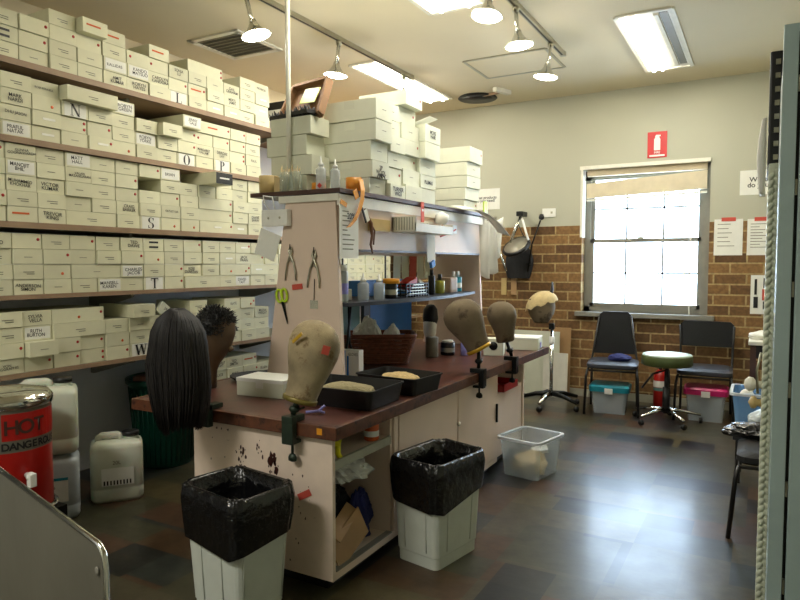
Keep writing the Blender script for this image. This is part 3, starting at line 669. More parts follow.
rel(rk, -2.0, -1.972, 2.9, 4.838, 1.42, 1.432, 'fascia_edge', 'darkwood', .001)
q = MB(); n = 20
pts = [(-2.36+2.2, 2.9-3.9)]+[(-1.93+2.2+.10*math.sin(PI*(i/n)**.9), 2.9-3.9+i/n*1.75) for i in range(n+1)]+[(-2.36+2.2, 4.65-3.9)]
vs = [(x, y, 1.122-WT) for x, y in pts]+[(x, y, 1.142-WT) for x, y in pts]; m_ = len(pts)
q.add(vs, [tuple(range(m_))[::-1], tuple(range(m_, 2*m_))]+[(i, (i+1) % m_, (i+1) % m_+m_, i+m_) for i in range(m_)]); q.build('curved_shelf', 'navy', rk)
for y in (3.06, 3.46, 4.0): rel(rk, -2.352, -2.344, y, y+.01, 1.143, 1.70, 'hanger_rod', 'ironblack', 0)
# boxes stacked on rack: end faces to +X
BMW = None
def stack(y0, y1, zs, xc=-1.97, L=.34, marks=(), desc='', jit=.02, m='card2', z0=1.752):
    z = z0; rr = random.Random(int(y0*1000))
    for i, h in enumerate(zs):
        w_ = (y1-y0)-.004
        o = MB().bb(-L, 0, -w_/2, w_/2, 0, h-.004, bev=.0016).build('storage_box', m)
        dx, rz = rr.uniform(-jit, jit), 0
        mk = marks[i] if i < len(marks) else ''
        if '<' in mk: dx = .035
        if '>' in mk: dx = -.04
        o.location = (xc+dx, (y0+y1)/2, z); o.rotation_euler = (0, 0, Rd(rr.uniform(-1.0, 1.0)))
        # tuck flap seam line round the lid
        MB().bb(-L*.6, -L*.4, -w_/2-.001, -w_/2, h*.55, h-.006).build('lid_flap', m, o)
        dd = ''
        if 'd' in mk: child('red_dot', P_DOT, o, w_/2-.03, h*.6); dd = ' with red dot'
        if 'l' in mk: child('printed_line', P_LINE, o, .0, h*.5)
        if 'w:' in mk: text('handwriting', mk.split('w:')[1].replace('<', ''), .034, 'ink', o, T(.0015, 0, h*.45) @ FX, bold=.02); dd = ' with handwriting'
        tag(o, 'pale box%s, %s of %s' % (dd, ('bottom' if i == 0 else ('top' if i == len(zs)-1 else ORD[i+1]+' up')), desc), 'box', 'boxes stacked on the rack')
        z += h
    return z
# stack A, by the pole
zA = stack(3.02, 3.20, [.11, .115, .115, .105], -2.25, .29, ('>', '', '>', ''), 'the stack behind the white pole', .01)
stack(3.22, 3.41, [.10, .10, .11, .12, .12], -1.985, .36, ('l', 'w:2P\nWOOL', 'l', 'l<', 'l<'), 'the stack right behind the squeeze bottles')
stack(3.415, 3.60, [.085, .10, .09, .1, .1, .1], -2.0, .34, ('w:TURNER\nWIGS<', 'd', 'l', 'l<', 'l', 'l'), 'the second stack along the rack edge')
stack(3.60, 3.83, [.10, .10, .09, .095, .1, .105, .09], -2.0, .34, ('l<', 'l', 'd', 'd', 'l', 'd', 'd<'), 'the tallest stack on the rack')
stack(3.83, 4.06, [.10, .09, .1, .11, .115], -1.98, .34, ('', 'w:PLUMAS', 'l', '<', 'w:MORE\nHAIR<'), 'the stack behind the tallest one')
stack(4.54, 4.80, [.085, .09, .09, .10, .115], -1.97, .36, ('d', 't', 'l', 'l', 'd<'), 'the farthest stack on the rack')
o = MB().box((0, 0, .028), (.16, .12, .002), ry=Rd(-14)).build('box_flap', 'paper'); o.location = (-2.02, 3.95, 2.272); tag(o, 'loose white card sheet on top of the stack behind the tallest one', 'card')
t = thing('green_tag', 'small lime green note between the farthest stacked boxes', 'note', (-1.93, 4.86, 1.752)); MB().bb(-.01, 0, -.035, .035, 0, .09).build('sheet', 'lime', t)
# tray board leaning on stack A with lime note and black brush pad
t = thing('display_tray', 'brown tray tilted on the stack by the pole with lime note', 'tray', (-2.41, 3.11, zA+.002), 0)
t.rotation_euler = (0, 0, Rd(-12))
ft = MB(); Rt = Matrix.Rotation(Rd(-28), 4, 'X')
ring0 = [Rt @ v for v in rect_ring(.30, .02, 0, .009)]
for cx, cz, w_, h_ in ((0, .01, .36, .02), (0, .25, .30, .02), (-.17, .13, .02, .24), (.165, .13, .02, .24)):
    ft.box((cx, 0, cz), (w_, .05, h_), ry=(.12 if cx < 0 else -.12) if w_ < .1 else 0)
ft.box((0, .02, .13), (.32, .008, .24)); fo = ft.build('frame', 'cork', t); fo.rotation_euler = (Rd(-25), 0, 0)
o = MB().box((.04, -.012, .15), (.14, .004, .1), ry=Rd(6)).build('lime_note', 'lime', t); o.rotation_euler = (Rd(-25), 0, 0)
bp = MB(); rr = random.Random(9)
for k in range(160):
    x = rr.uniform(-.16, .17); y = rr.uniform(-.08, .0); a = rr.uniform(-.02, .02)
    bp.tube([(x, y, .0), (x+a, y+a, .03+rr.uniform(0, .02))], .0035, 4)
bp.box((0, -.04, .012), (.34, .09, .02)); bp.build('black_bristles', 'black', t)

# small things at near end of the top board
TB = 1.751
t = thing('tape_roll', 'wide yellowish roll at the left corner of the top board', 'tape', (-2.49, 2.93, TB)); 
MB().lathe([(.05, 0), (.055, .0), (.055, .1), (.05, .1)], n=24, cap0=False, cap1=False).lathe([(.03, 0), (.05, 0), (.05, .1), (.03, .1)], n=24).build('roll', 'tan', t); MB().box((.07, -.01, .045), (.07, .002, .09), rz=.3, ry=.3).build('loose_tail', 'tan', t)
for i, (x, y) in enumerate(((-2.37, 2.93), (-2.30, 2.935))):
    t = thing('glass_jar', ['clear glass jar on the top board beside the yellowish roll', 'clear glass jar on the top board beside the squeeze bottles'][i], 'jar', (x, y, TB))
    MB().lathe([(.03, 0), (.034, .006), (.034, .09), (.028, .1), (.028, .115), (.026, .115), (.026, .1), (.031, .09), (.031, .008), (0, .006)], n=20).build('body', 'jarglass', t)
    g = MB()
    for k in range(7):
        a = k*.9; g.tube([(.012*math.cos(a), .012*math.sin(a), .012), (.024*math.cos(a), .024*math.sin(a), .13+.01*(k % 3))], .002, 5)
    g.build('brushes', 'tan', t)
def squeeze(name, label, loc, h=.12, r=.024, m='bottle', cap='white', band=None, cat='bottle', group='clear squeeze bottles'):
    t = thing(name, label, cat, loc, 0, group)
    MB().lathe([(r*.9, 0), (r, .004), (r, h*.8), (r*.8, h*.88), (r*.45, h*.93), (r*.45, h)], n=20).build('body', m, t)
    MB().lathe([(r*.55, h*.95), (r*.5, h*1.06), (r*.2, h*1.12), (r*.1, h*1.35), (0, h*1.36)], n=14).build('nozzle', cap, t)
    if band: MB().lathe([(r*1.02, h*.12), (r*1.02, h*.3)], n=20, cap0=False, cap1=False).build('label_band', band, t)
    return t
squeeze('squeeze_bottle', 'squeeze bottle with red diamond mark on the top board', (-2.11, 2.91, TB), .135, .028)
o = bpy.data.objects[-1] if False else None
squeeze('squeeze_bottle', 'plain squeeze bottle right of the one with red mark', (-2.03, 2.93, TB), .12, .027)
t = thing('red_diamond_label', 'red diamond sticker propped by the squeeze bottle', 'label', (-2.095, 2.876, TB)); MB().box((0, 0, .02), (.022, .002, .022), ry=Rd(45)).build('diamond', 'red', t)
for i, (x, y, h, lb) in enumerate(((-2.16, 2.96, .045, 'short amber tape roll behind the squeeze bottles'), (-1.995, 3.06, .075, 'large amber tape roll on the board corner with hanging strip'))):
    t = thing('amber_roll', lb, 'tape', (x, y, TB)); r = .04 if i == 0 else .045
    MB().lathe([(r, 0), (r, h)], n=24, cap0=False, cap1=False).lathe([(r*.7, 0), (r, 0), (r, h), (r*.7, h)], n=24, cap0=False, cap1=False).build('roll', 'amberclear', t)
    if i:
        s = MB(); path = [(.045, 0, .06), (.062, -.01, .0), (.064, -.02, -.05), (.066, -.05, -.11), (.066, -.1, -.17), (.066, -.16, -.21)]
        vs = []
        for p_ in path: vs += [(p_[0], p_[1]-.018, p_[2]), (p_[0], p_[1]+.022, p_[2]+.006), (p_[0]+.002, p_[1]+.022, p_[2]+.006), (p_[0]+.002, p_[1]-.018, p_[2])]
        s.loft([vs[4*j:4*j+4] for j in range(len(path))], smooth=False); s.build('hanging_strip', 'amber', t)
        MB().box((.062, -.075, -.025), (.003, .04, .05), rx=.5).build('tape_end', 'amber', t); 
# scrap of black hair on boxes
t = thing('hair_lock', 'tuft of black hair hanging between pale boxes near the tape', 'hair', (-1.97, 3.28, 1.865)); g = MB(); rr = random.Random(2)
for k in range(26):
    a = rr.uniform(-1, 1); g.tube([(0, 0, 0), (.012, a*.02, .008), (.02, a*.05, -.012+rr.uniform(-.01, .01))], .0022, 4)
g.build('strands', 'hairblack', t)
# white socket box on the near end panel
t = thing('socket_box', 'white double socket box at the top of the near rack panel', 'socket', (-2.37, 2.868, 1.56)); MB().bb(-.09, .09, -.04, 0, 0, .09, bev=.004).build('housing', 'white', t)
for s in (-.04, .04): MB().lathe([(.008, 0), (.006, .003)], M4=T(s, -.04, .045) @ Matrix.Rotation(Rd(90), 4, 'X'), n=10).build('screw', 'brushed', t)
MB().tube([(-.04, -.03, .09), (-.06, -.05, .13), (-.08, -.035, .17), (-.02, -.03, .16), (.0, -.03, .09)], .004, 6).build('cable', 'white', t)
t = thing('note_sheet', 'white paper flap sticking out left of the near rack panel', 'paper', (-2.45, 2.866, 1.4)); MB().box((0, 0, .06), (.15, .002, .15), ry=.35).build('sheet', 'paper', t)
# pliers
def plier(x, z, label, s=1.0, rot=0):
    t = thing('pliers', label, 'pliers', (x, 2.862, z), 0, 'pliers hung on the rack panel')
    g = MB(); R = Matrix.Rotation(rot, 4, 'Y')
    def tb(pts, r, tp): g.tube([R @ Vector((a*s, 0, b*s)) for a, b in pts], r*s, 6, taper=tp)
    tb([(.004, .045), (.01, .02), (0, 0), (-.022, -.045), (-.034, -.1), (-.038, -.14)], .006, [.5, 1.1, 1.3, .9, .9, .6])
    g.build('handle', 'brushed', t)
    g = MB(); tb([(-.004, .045), (-.01, .02), (0, 0), (.022, -.045), (.034, -.1), (.036, -.14)], .006, [.5, 1.1, 1.3, .9, .9, .6]); g.build('handle', 'brushed', t)
    g = MB(); tb([(-.018, -.04), (0, -.03), (.018, -.045)], .0025, [1, 1, 1]); g.build('spring', 'brushed', t)
    g = MB(); g.tube([R @ Vector((0, .008, .035*s)), R @ Vector((0, -.004, .035*s)), R @ Vector((0, -.004, .06*s))], .003, 6); g.build('hanging_hook', 'ironblack', t)
plier(-2.285, 1.40, 'left pair of steel pliers hung on the rack panel above red tape', 1.0, 0); plier(-2.125, 1.375, 'right pair of steel pliers hung on the rack panel with price tag', 1.1, .03)
t = thing('tape_square', 'small red tape strip below the left pliers', 'tape', (-2.245, 2.869, 1.225)); MB().box((0, 0, 0), (.07, .004, .03), ry=-.1).build('strip', 'redpad', t)
t = thing('tag_wire', 'clear tag hanging under the right pliers', 'tag', (-2.13, 2.866, 1.15)); MB().box((0, 0, -.02), (.05, .004, .045)).build('card', 'jarglass', t); MB().tube([(0, 0, 0), (.004, 0, .12)], .002, 5).build('wire', 'ironblack', t)
t = thing('scissors', 'lime green scissors hung point down on the rack panel', 'scissors', (-2.345, 2.862, 1.145)); t.scale = (1.25, 1, 1.2); t.rotation_euler = (0, Rd(-8), 0)
for s in (-1, 1):
    pth = [(s*.014+.016*math.cos(a), 0, .025+.03*math.sin(a)) for a in [i*2*PI/12 for i in range(13)]]
    MB().tube(pth, .006, 6).build('finger_loop', 'lime', t)
MB().prism([(-.008, 0), (.008, 0), (.016, -.1), (.012, -.11)], .003, T(0, -.002, 0)).build('blade', 'ironblack', t)

# things on the fascia (facing +X)
XFa = -1.952
t = thing('price_list', 'tall paper list hung on the rack corner below amber tape', 'paper', (XFa+.004, 2.935, 1.53)); MB().bb(-.001, .001, -.088, .095, -.15, .14).build('sheet', 'paper', t)
g = MB(); rr = random.Random(4)
for k in range(9): z = .1-k*.025; g.bb(.0012, .0022, -.06, -.06+rr.uniform(.04, .12), z-.003, z+.003)
g.build('printed_lines', 'greyink', t); text('writing', '20%', .045, 'ink', t, T(.0025, .02, .075) @ FX, bold=.02); MB().box((.002, -.05, .14), (.003, .06, .025), rx=-.3).build('tape', 'amber', t)
t = thing('leather_strap', 'brown leather strap dangling from the fascia hook', 'strap', (-1.966, 3.17, 1.56)); g = MB()
g.tube([(.006, -.05, .1), (.014, -.03, .05), (.012, 0, .02), (.016, .01, -.05), (.014, -.005, -.1), (.018, .01, -.15)], .009, 6, taper=[.8, 1, 1.4, 1, .8, .5]); g.build('strap', 'brownstrap', t); g = MB(); g.tube([(.012, .0, .02), (.02, .03, -.02), (.018, .02, -.1)], .005, 5); g.build('loose_end', 'brownstrap', t)
t = thing('label_tag', 'white tag with black clip hanging above the leather strap', 'tag', (-1.95, 3.11, 1.62)); MB().box((.006, 0, 0), (.003, .035, .07), rx=.5).build('card', 'paper', t); MB().box((.008, -.03, .0), (.006, .012, .09), rx=.5).build('clip', 'ironblack', t)
t = thing('wooden_batten', 'tan wooden batten fixed across the pink fascia', 'batten', (-1.968, 3.28, 1.575)); MB().bb(-.006, .01, -.11, .12, -.035, .035, bev=.003).build('board', 'tan', t)
t = thing('parts_rack', 'cream ribbed plastic bin tray projecting from the rack fascia', 'tray', (-1.974, 3.72, 1.55))
g = MB(); g.bb(0, .16, -.27, -.26, 0, .085).bb(0, .16, .26, .27, 0, .06).bb(0, .16, -.27, .27, -.006, 0).bb(0, .006, -.27, .27, 0, .085).bb(.154, .16, -.27, .27, 0, .045)
for k in (-.09, .09): g.bb(0, .155, k-.003, k+.003, 0, .055)
g.build('bin', 'trimwhite', t); g = MB()
for k in range(8): g.bb(.01+k*.018, .016+k*.018, -.274, -.27, .004, .08)
g.build('ribs', 'shelf_grey', t); MB().bb(.03, .12, .1, .2, .002, .06).bb(.03, .12, -.04, .06, .002, .05).build('small_parts', 'cardboard', t)
t = thing('red_tape_tail', 'red and white tag hanging from the board over the bin tray', 'tag', (-1.94, 3.78, 1.66)); MB().bb(0, .004, -.02, .02, -.04, .09).build('strip', 'redpad', t); MB().bb(.0005, .005, -.012, .012, .03, .045).build('white_mark', 'white', t)
t = thing('note_card', 'white card hanging off the bottom of the bin tray', 'card', (-1.945, 3.92, 1.55)); MB().box((0, 0, -.09), (.003, .12, .19), rx=.08).build('card', 'paper', t); MB().box((0.006, 0.01, -.2), (.02, .05, .04), rx=.4).build('blue_clip', 'bluepanel', t)
# cross strings and paper rolls at far end
t = thing('paper_cup', 'white paper cone stuck under the top board edge', 'paper', (-1.93, 4.05, 1.66)); MB().lathe([(.01, -.06), (.05, -.02), (.05, .02), (.0, .05)], n=14).build('cone', 'paper', t)
t = thing('curled_sheet', 'long curled white sheet draping over the far board end', 'paper', (-1.93, 4.5, 1.72)); g = MB(); rings = []
for i in range(14):
    u = i/13; y = -.2+u*.62; z = .03+.04*math.sin(u*2.2)-u*u*.2; x = .0+.13*u
    rings.append([Vector((x-.05, y, z+.02)), Vector((x+.05, y, z-.01)), Vector((x+.05, y, z-.013)), Vector((x-.05, y, z+.017))])
g.loft(rings); g.build('sheet', 'paper', t)
for i, (x, y, z, w_, h_, r_, lb) in enumerate(((-2.00, 4.91, 1.49, .16, .47, .03, 'white towel hanging at the far rack end, nearest the rack'), (-1.96, 4.96, 1.50, .15, .43, -.05, 'white paper hanging at the far rack end, middle sheet'), (-1.93, 5.02, 1.56, .13, .33, .10, 'white paper hanging at the far rack end, nearest the mirror'))):
    t = thing('hanging_sheet', lb, 'paper', (x, y, z), Rd(20), 'white sheets hung at the far rack end')
    g = MB(); rings = []; rr = random.Random(i)
    for a in range(10):
        u = a/9; ring = []
        for b_i in range(9):
            v = b_i/8; ring.append(Vector(((v-.5)*w_*(1+.12*u), .012*math.sin(v*9+i)*(1-u*.3), h_/2-u*h_+.02*math.sin(v*5+i))))
        back = [p_+Vector((0, .002, 0)) for p_ in ring][::-1]
        rings.append(ring+back)
    g.loft(rings); g.build('sheet', 'paper', t); t.rotation_euler = (0, r_, Rd(25))
    MB().box((0, -.01, h_/2-.005), (.03, .02, .03)).build('clip', 'brushed', t)
t = thing('hook_strip', 'pink hook with white tag near the far fascia corner', 'tag', (-1.968, 4.35, 1.6)); MB().bb(0, .005, -.03, .03, -.03, .03).build('tag', 'white', t); MB().tube([(.006, -.25, -.06), (.01, -.1, -.03), (.01, 0, 0)], .005, 6).build('wire', 'redpad', t)

# ---- items on curved shelf (z=1.142)
ZS = 1.143
def cyl(name, label, cat, loc, r, h, m, cap=None, capm=None, caph=.02, prof=None, group=None, band=None):
    t = thing(name, label, cat, loc, 0, group)
    MB().lathe(prof or [(r*.92, 0), (r, .004), (r, h*.95), (r*.9, h)], n=20).build('body', m, t)
    if cap: MB().lathe([(cap, h), (cap, h+caph), (cap*.9, h+caph+.002)], n=18).build('lid', capm, t)
    if band: MB().lathe([(r*1.015, h*.25), (r*1.015, h*.6)], n=20, cap0=False, cap1=False).build('label_band', band, t)
    return t
cyl('lotion_bottle', 'tall pale bottle with white cap at the left end of curved shelf', 'bottle', (-2.02, 2.98, ZS), .032, .17, 'jugblue', .026, 'white', .03, band='lilac')
squeeze('spray_bottle', 'clear bottle with flip cap left on the curved shelf', (-1.98, 3.13, ZS), .115, .033)
squeeze('spray_bottle', 'clear bottle with pointed nozzle beside the amber-lidded jar', (-1.96, 3.27, ZS), .11, .032)
cyl('hair_product_jar', 'black jar with wide amber lid on the curved shelf', 'jar', (-1.965, 3.42, ZS), .038, .09, 'black', .052, 'amber', .028, band='brushed')
t = thing('wire_basket', 'black slotted plastic basket on the curved shelf', 'basket', (-1.99, 3.70, ZS)); g = MB()
for k in range(4): z = .012+k*.022; g.bb(-.06, .06, -.15, .15, z-.003, z+.004) if k == 0 else g.bb(.055, .06, -.15, .15, z, z+.008).bb(-.06, -.055, -.15, .15, z, z+.008).bb(-.06, .06, -.15, -.145, z, z+.008).bb(-.06, .06, .145, .15, z, z+.008)
for k in range(9): y = -.148+k*.037; g.bb(.053, .062, y-.003, y+.003, 0, .086)
for k in range(4): x = -.056+k*.037; g.bb(x-.003, x+.003, -.152, -.146, 0, .086)
g.build('basket', 'black', t); g = MB()
for k in range(4): g.bb(.056, .063, -.12+k*.02, .11-k*.01, .018+k*.018, .024+k*.018)
g.build('metal_combs', 'brushed', t)
t = thing('red_packet', 'red crumpled packet on top of the black slotted basket', 'packet', (-1.99, 3.68, ZS+.06)); MB().box((0, 0, .025), (.08, .13, .05), rx=.3, bev=.015).build('packet', 'redenamel', t); MB().box((.02, .1, .03), (.05, .08, .02), rx=-.4).build('white_corner', 'paper', t)
cyl('brush_bottle', 'slim black bottle at the right end of the black basket', 'bottle', (-1.97, 3.98, ZS), .024, .13, 'black', .012, 'black', .04)
cyl('perfume_bottle', 'small bottle of yellow-green liquid with black pump', 'bottle', (-2.0, 4.17, ZS), .036, .09, 'greenbottle', .014, 'black', .045)
t = thing('cloth_bundle', 'grey-green cloth block on the right of the curved shelf', 'cloth', (-2.02, 4.33, ZS)); MB().box((0, 0, .055), (.12, .12, .11), bev=.02).build('bundle', 'shelf', t)
for i, (y, m) in enumerate(((4.47, 'jugblue'), (4.55, 'teal'))): cyl('hand_sanitiser', ['blue-white pump bottle near the far rack panel', 'teal label pump bottle touching the far rack panel'][i], 'bottle', (-2.03, y, ZS), .03, .11, m, .012, 'white', .04, band='white')
t = thing('plastic_tray', 'shallow clear tray at the left of curved shelf', 'tray', (-2.2, 3.06, ZS)); MB().bb(-.1, .1, -.12, .12, 0, .04, bev=.006).build('tray', 'bottle', t)
cyl('wax_pot', 'small black pot with white label behind the clear bottles', 'pot', (-2.25, 3.3, ZS), .05, .07, 'black', .05, 'black', .012)
cyl('wax_pot', 'small white pot behind the clear bottles', 'pot', (-2.12, 3.17, ZS), .03, .05, 'white', .03, 'white', .01)
t = thing('blue_crate', 'blue plastic crate standing behind the black basket', 'crate', (-2.27, 3.82, ZS)); MB().bb(-.07, .07, -.3, .3, 0, .10, bev=.006).build('crate', 'bluepanel', t)
for i in range(3, 8):
    y = 3.82+i*.125
    t = thing('hanging_card', 'pale card hanging behind the rack, %s from the near end' % ORD[i+1], 'card', (-2.352, y, 1.425), 0, 'pale cards hung behind the rack opening')
    MB().box((-.008, 0, -.095), (.004, .105, .19), ry=(.03 if i % 2 else -.02)).build('card', 'card2' if i != 5 else 'redpad', t); MB().box((-.004, 0, .0), (.012, .02, .02)).build('clip', 'ironblack', t)
# boards under curved shelf
t = thing('blue_board', 'bright blue board standing under the curved shelf', 'board', (-2.43, 4.2, WT+.001)); MB().bb(-.012, .012, -.29, .33, 0, .40).build('board', 'bluepanel', t); MB().bb(-.014, .014, -.37, -.29, 0, .40).build('dark_edge', 'navy', t)
t = thing('teal_board', 'grey-teal board behind the folded stand under curved shelf', 'board', (-2.45, 3.4, WT+.001)); MB().bb(-.01, .01, -.3, .41, 0, .41).build('board', 'tealpanel', t)
t = thing('hand_mirror_stand', 'black folded metal prong standing under the curved shelf', 'stand', (-2.1, 3.12, WT+.001)); g = MB(); g.tube([(0, -.04, 0), (0, .03, .2), (0, .06, .4)], .008, 6); g.tube([(0, .12, .05), (0, .05, .18), (0, .04, .4)], .007, 6); g.build('prongs', 'ironblack', t); MB().bb(-.05, .05, -.06, .14, 0, .006).build('foot', 'ironblack', t)
# small black wig on white head under shelf
t = thing('mannequin', 'small pale mannequin head with dark hair under the curved shelf', 'mannequin head', (-2.30, 4.62, WT+.085)); t.scale = (.85, .85, .85)
MB().lathe([(.04, -.098), (.035, -.06), (.045, -.03), (.06, .02), (.065, .1), (.05, .2), (.02, .24), (0, .245)], n=18, sx=1, sy=.85).build('head', 'trimwhite', t)
g = MB(); g.lathe([(.02, .05), (.058, .09), (.075, .15), (.066, .24), (.035, .28), (0, .285)], n=18, sy=.9, c=(.0, .01, 0)); g.build('hair', 'hairblack', t)
# wicker basket
t = thing('wicker_basket', 'dark brown rectangular wicker basket full of plastic bags', 'basket', (-2.21, 3.66, WT+.010), Rd(34))
g = MB()
def weave(w0, d0, w1, d1, h, rows):
    for k in range(rows):
        u = k/(rows-1); ring = rect_ring(w0+(w1-w0)*u, d0+(d1-d0)*u, u*h, .04, 6); ring.append(ring[0])
        pts = [p_+Vector((0, 0, 0))+(p_.normalized()*(.004 if (i+k) % 2 else -.004)) for i, p_ in enumerate(ring)]
        g.tube(pts, h/rows*.62, 5)
weave(.38, .22, .48, .29, .165, 14)
for k in range(34):
    r0 = rect_ring(.38, .22, 0, .04, 6); r1 = rect_ring(.48, .29, .165, .04, 6); i = int(k*len(r0)/34)
    g.tube([r0[i], r1[i]], .004, 4)
g.box((0, 0, .01), (.35, .19, .01)); g.build('woven_body', 'wicker', t)
g = MB(); ring = rect_ring(.49, .30, .172, .05, 8); ring.append(ring[0])
for q_ in (0, .008): g.tube([p_+Vector((0, 0, q_)) for p_ in ring], .009, 6)
g.build('rim', 'wicker', t)
def crumple(name, label, cat, loc, dims, m, seed=0, kind=None, amp=.35, parent=None, rz=0):
    bm = bmesh.new(); bmesh.ops.create_icosphere(bm, subdivisions=4, radius=1)
    for v in bm.verts:
        n_ = noise.noise(v.co*1.7+Vector((seed*3.1, seed, 0)))*amp+abs(noise.noise(v.co*4.5+Vector((seed, 0, seed))))*amp*.7
        v.co = v.co*(1+n_); v.co.z = max(v.co.z, -.6); v.co = Vector((v.co.x*dims[0], v.co.y*dims[1], (v.co.z+.6)*dims[2]/1.6))
    b = MB(); b.bm.free(); b.bm = bm; o = b.build(name, m, parent, loc, rz)
    if label: tag(o, label, cat)
    return o
crumple('plastic_bag', 'crumpled clear plastic bag heaped in the wicker basket', 'bag', (-2.26, 3.62, WT+.03), (.10, .07, .25), 'paper', 1)
crumple('paper_bundle', 'crumpled white wrapping standing in the wicker basket', 'paper', (-2.13, 3.72, WT+.03), (.06, .06, .22), 'paper', 2, amp=.2)
cyl('tumbler', 'dark grey tumbler next to the wicker basket', 'pot', (-2.0, 4.05, WT+.001), .045, .14, 'winpaint')
cyl('dark_pot', 'black pot with silver label behind the second canvas head', 'pot', (-1.95, 4.2, WT+.001), .05, .09, 'black', .04, 'white', .012, band='brushed')
cyl('cotton_tub', 'small lilac tub behind the second canvas head', 'pot', (-1.83, 4.24, WT+.001), .035, .09, 'lilac', .03, 'white', .012)
t = thing('tissue_box', 'pale green and white box behind the second canvas head', 'box', (-1.66, 4.36, WT+.001), Rd(15)); MB().bb(-.07, .07, -.06, .06, 0, .12, bev=.006).build('carton', 'card2', t); MB().lathe([(.03, 0), (.03, .002)], n=16, M4=T(0, -.061, .07) @ Matrix.Rotation(Rd(90), 4, 'X')).build('dark_logo', 'ironblack', t)
# small blue/white carton
t = thing('medicine_carton', 'upright white carton with blue stripes beside the black tray', 'box', (-2.05, 3.12, WT+.001)); MB().bb(-.06, .06, -.025, .025, 0, .155, bev=.002).build('carton', 'paper', t); MB().bb(-.055, -.03, -.0265, -.025, .005, .15).bb(-.02, -.008, -.0265, -.025, .005, .12).build('blue_stripes', 'bluepanel', t)
text('writing', 'GLOVES', .022, 'greyink', t, T(.022, -.027, .13) @ FY, sx=.8)
# white card box on worktop
t = thing('white_carton', 'low white card box on the worktop beside the nearest canvas head', 'box', (-2.13, 2.50, WT+.001), Rd(6))
MB().bb(-.135, .135, -.09, .09, 0, .075, bev=.002).build('body', 'card2', t); MB().bb(-.137, .137, -.092, .092, .07, .088, bev=.002).build('lid', 'paper', t); MB().bb(-.02, .02, -.0935, -.09, .042, .086).build('tuck_flap', 'paper', t)
# black trays with hair
def tray(label, loc, w_, d_, h_, rz, mm, seed):
    t = thing('plastic_tray', label, 'tray', loc, rz, 'black trays of hair')
    o_ = [rect_ring(w_-.04, d_-.04, 0, .02), rect_ring(w_-.012, d_-.012, h_-.006, .025), rect_ring(w_, d_, h_-.006, .028), rect_ring(w_, d_, h_, .028), rect_ring(w_-.02, d_-.02, h_, .024), rect_ring(w_-.05, d_-.05, .006, .018)]
    MB().loft(o_, smooth=False).build('tray', 'black', t)
    rx, ry = .12, .09
    o = crumple('hair_heap', None, None, (0, 0, 0), (w_*.33, d_*.33, .075), mm, seed, amp=.15); o.name = 'hair_heap'; o['kind'] = 'stuff'
    o.location = Vector(loc)+Vector((0, 0, .01)); o.rotation_euler = (0, 0, rz)
    tag(o, 'heap of %s hair in the %s' % (('grey-green', 'nearer black tray') if seed == 3 else ('pale blond', 'farther black tray')), 'hair')
tray('black plastic tray nearest the bench corner, holding grey-green hair', (-1.70, 2.545, WT+.001), .45, .33, .088, Rd(1), 'sand2', 3)
tray('black plastic tray behind the nearer one, holding blond hair', (-1.63, 2.92, WT+.001), .38, .28, .085, Rd(-6), 'sand', 4)
t = thing('flat_dish', 'dark flat dish on the worktop behind the wigs', 'dish', (-2.66+.2, 2.78, WT+.001)); MB().lathe([(.12, 0), (.15, .02), (.15, .026), (.12, .012), (0, .01)], n=28).build('dish', 'blackmatt', t)
t = thing('hair_clip', 'small lilac plastic clip near the front edge of worktop', 'clip', (-1.66, 2.26, WT+.001)); g = MB(); g.tube([(-.045, -.03, .008), (0, 0, .012), (.02, .02, .035)], .006, 6); g.tube([(0, 0, .012), (.035, -.005, .01)], .005, 6); g.tube([(0, 0, .012), (.0, .02, .012)], .006, 6); g.build('prongs', 'lilac', t)
t = thing('yellow_sticker', 'tiny yellow square sticker on the worktop corner edge', 'sticker', (-1.53, 2.0885, WT-.022)); MB().bb(-.013, .013, -.001, .001, -.013, .013).build('sticker', 'amber', t)
t = thing('foam_box', 'white lidded box at the far end of the worktop', 'box', (-1.60, 4.82, WT+.001), Rd(10)); MB().bb(-.16, .13, -.12, .12, 0, .08, bev=.004).build('body', 'card2', t); MB().bb(-.162, .132, -.122, .122, .08, .092, bev=.003).build('lid', 'paper', t)
MB().bb(.1315, .133, -.03, .04, .01, .05).build('barcode_label', 'lilac', t)

# ---- things in the open cabinet
crumple('dark_clothes', 'heap of black and navy cloth in the open cabinet', 'cloth', (-1.78, 2.38, ZB+.035), (.14, .17, .30), 'jeans', 5)
crumple('navy_cloth', 'navy blue cloth slumped inside the open cabinet door side', 'cloth', (-1.60, 2.49, ZB+.035), (.045, .07, .2), 'bluecloth', 6)
crumple('plastic_bag', 'crumpled clear plastic bag on top of the dark cloth in cabinet', 'bag', (-1.68, 2.44, .385), (.13, .12, .12), 'plasticfilm', 7)
t = thing('cardboard_sheet', 'folded brown cardboard sheet leaning in the open cabinet', 'cardboard', (-1.53, 2.30, ZB+.04)); MB().box((0, 0, .07), (.006, .26, .13), rx=.3, ry=-.25).build('sheet', 'cardboard', t); MB().box((-.03, .0, .135), (.006, .24, .07), rx=.3, ry=-.9).build('fold', 'cardboard', t)
cyl('orange_jar', 'orange jar with white label on the open cabinet shelf', 'jar', (-1.54, 2.50, .553), .034, .075, 'orange', .03, 'orange', .012, band='paper')
t = thing('yellow_toy_clip', 'bright yellow plastic clip hanging at the cabinet opening', 'clip', (-1.515, 2.17, .60)); g = MB(); g.tube([(0, -.01, .03), (.005, .02, .01), (0, .04, .035)], .012, 6); g.tube([(.004, .02, .01), (0, .025, -.03), (0, .045, -.055)], .012, 6); g.build('clip', 'yellow', t)
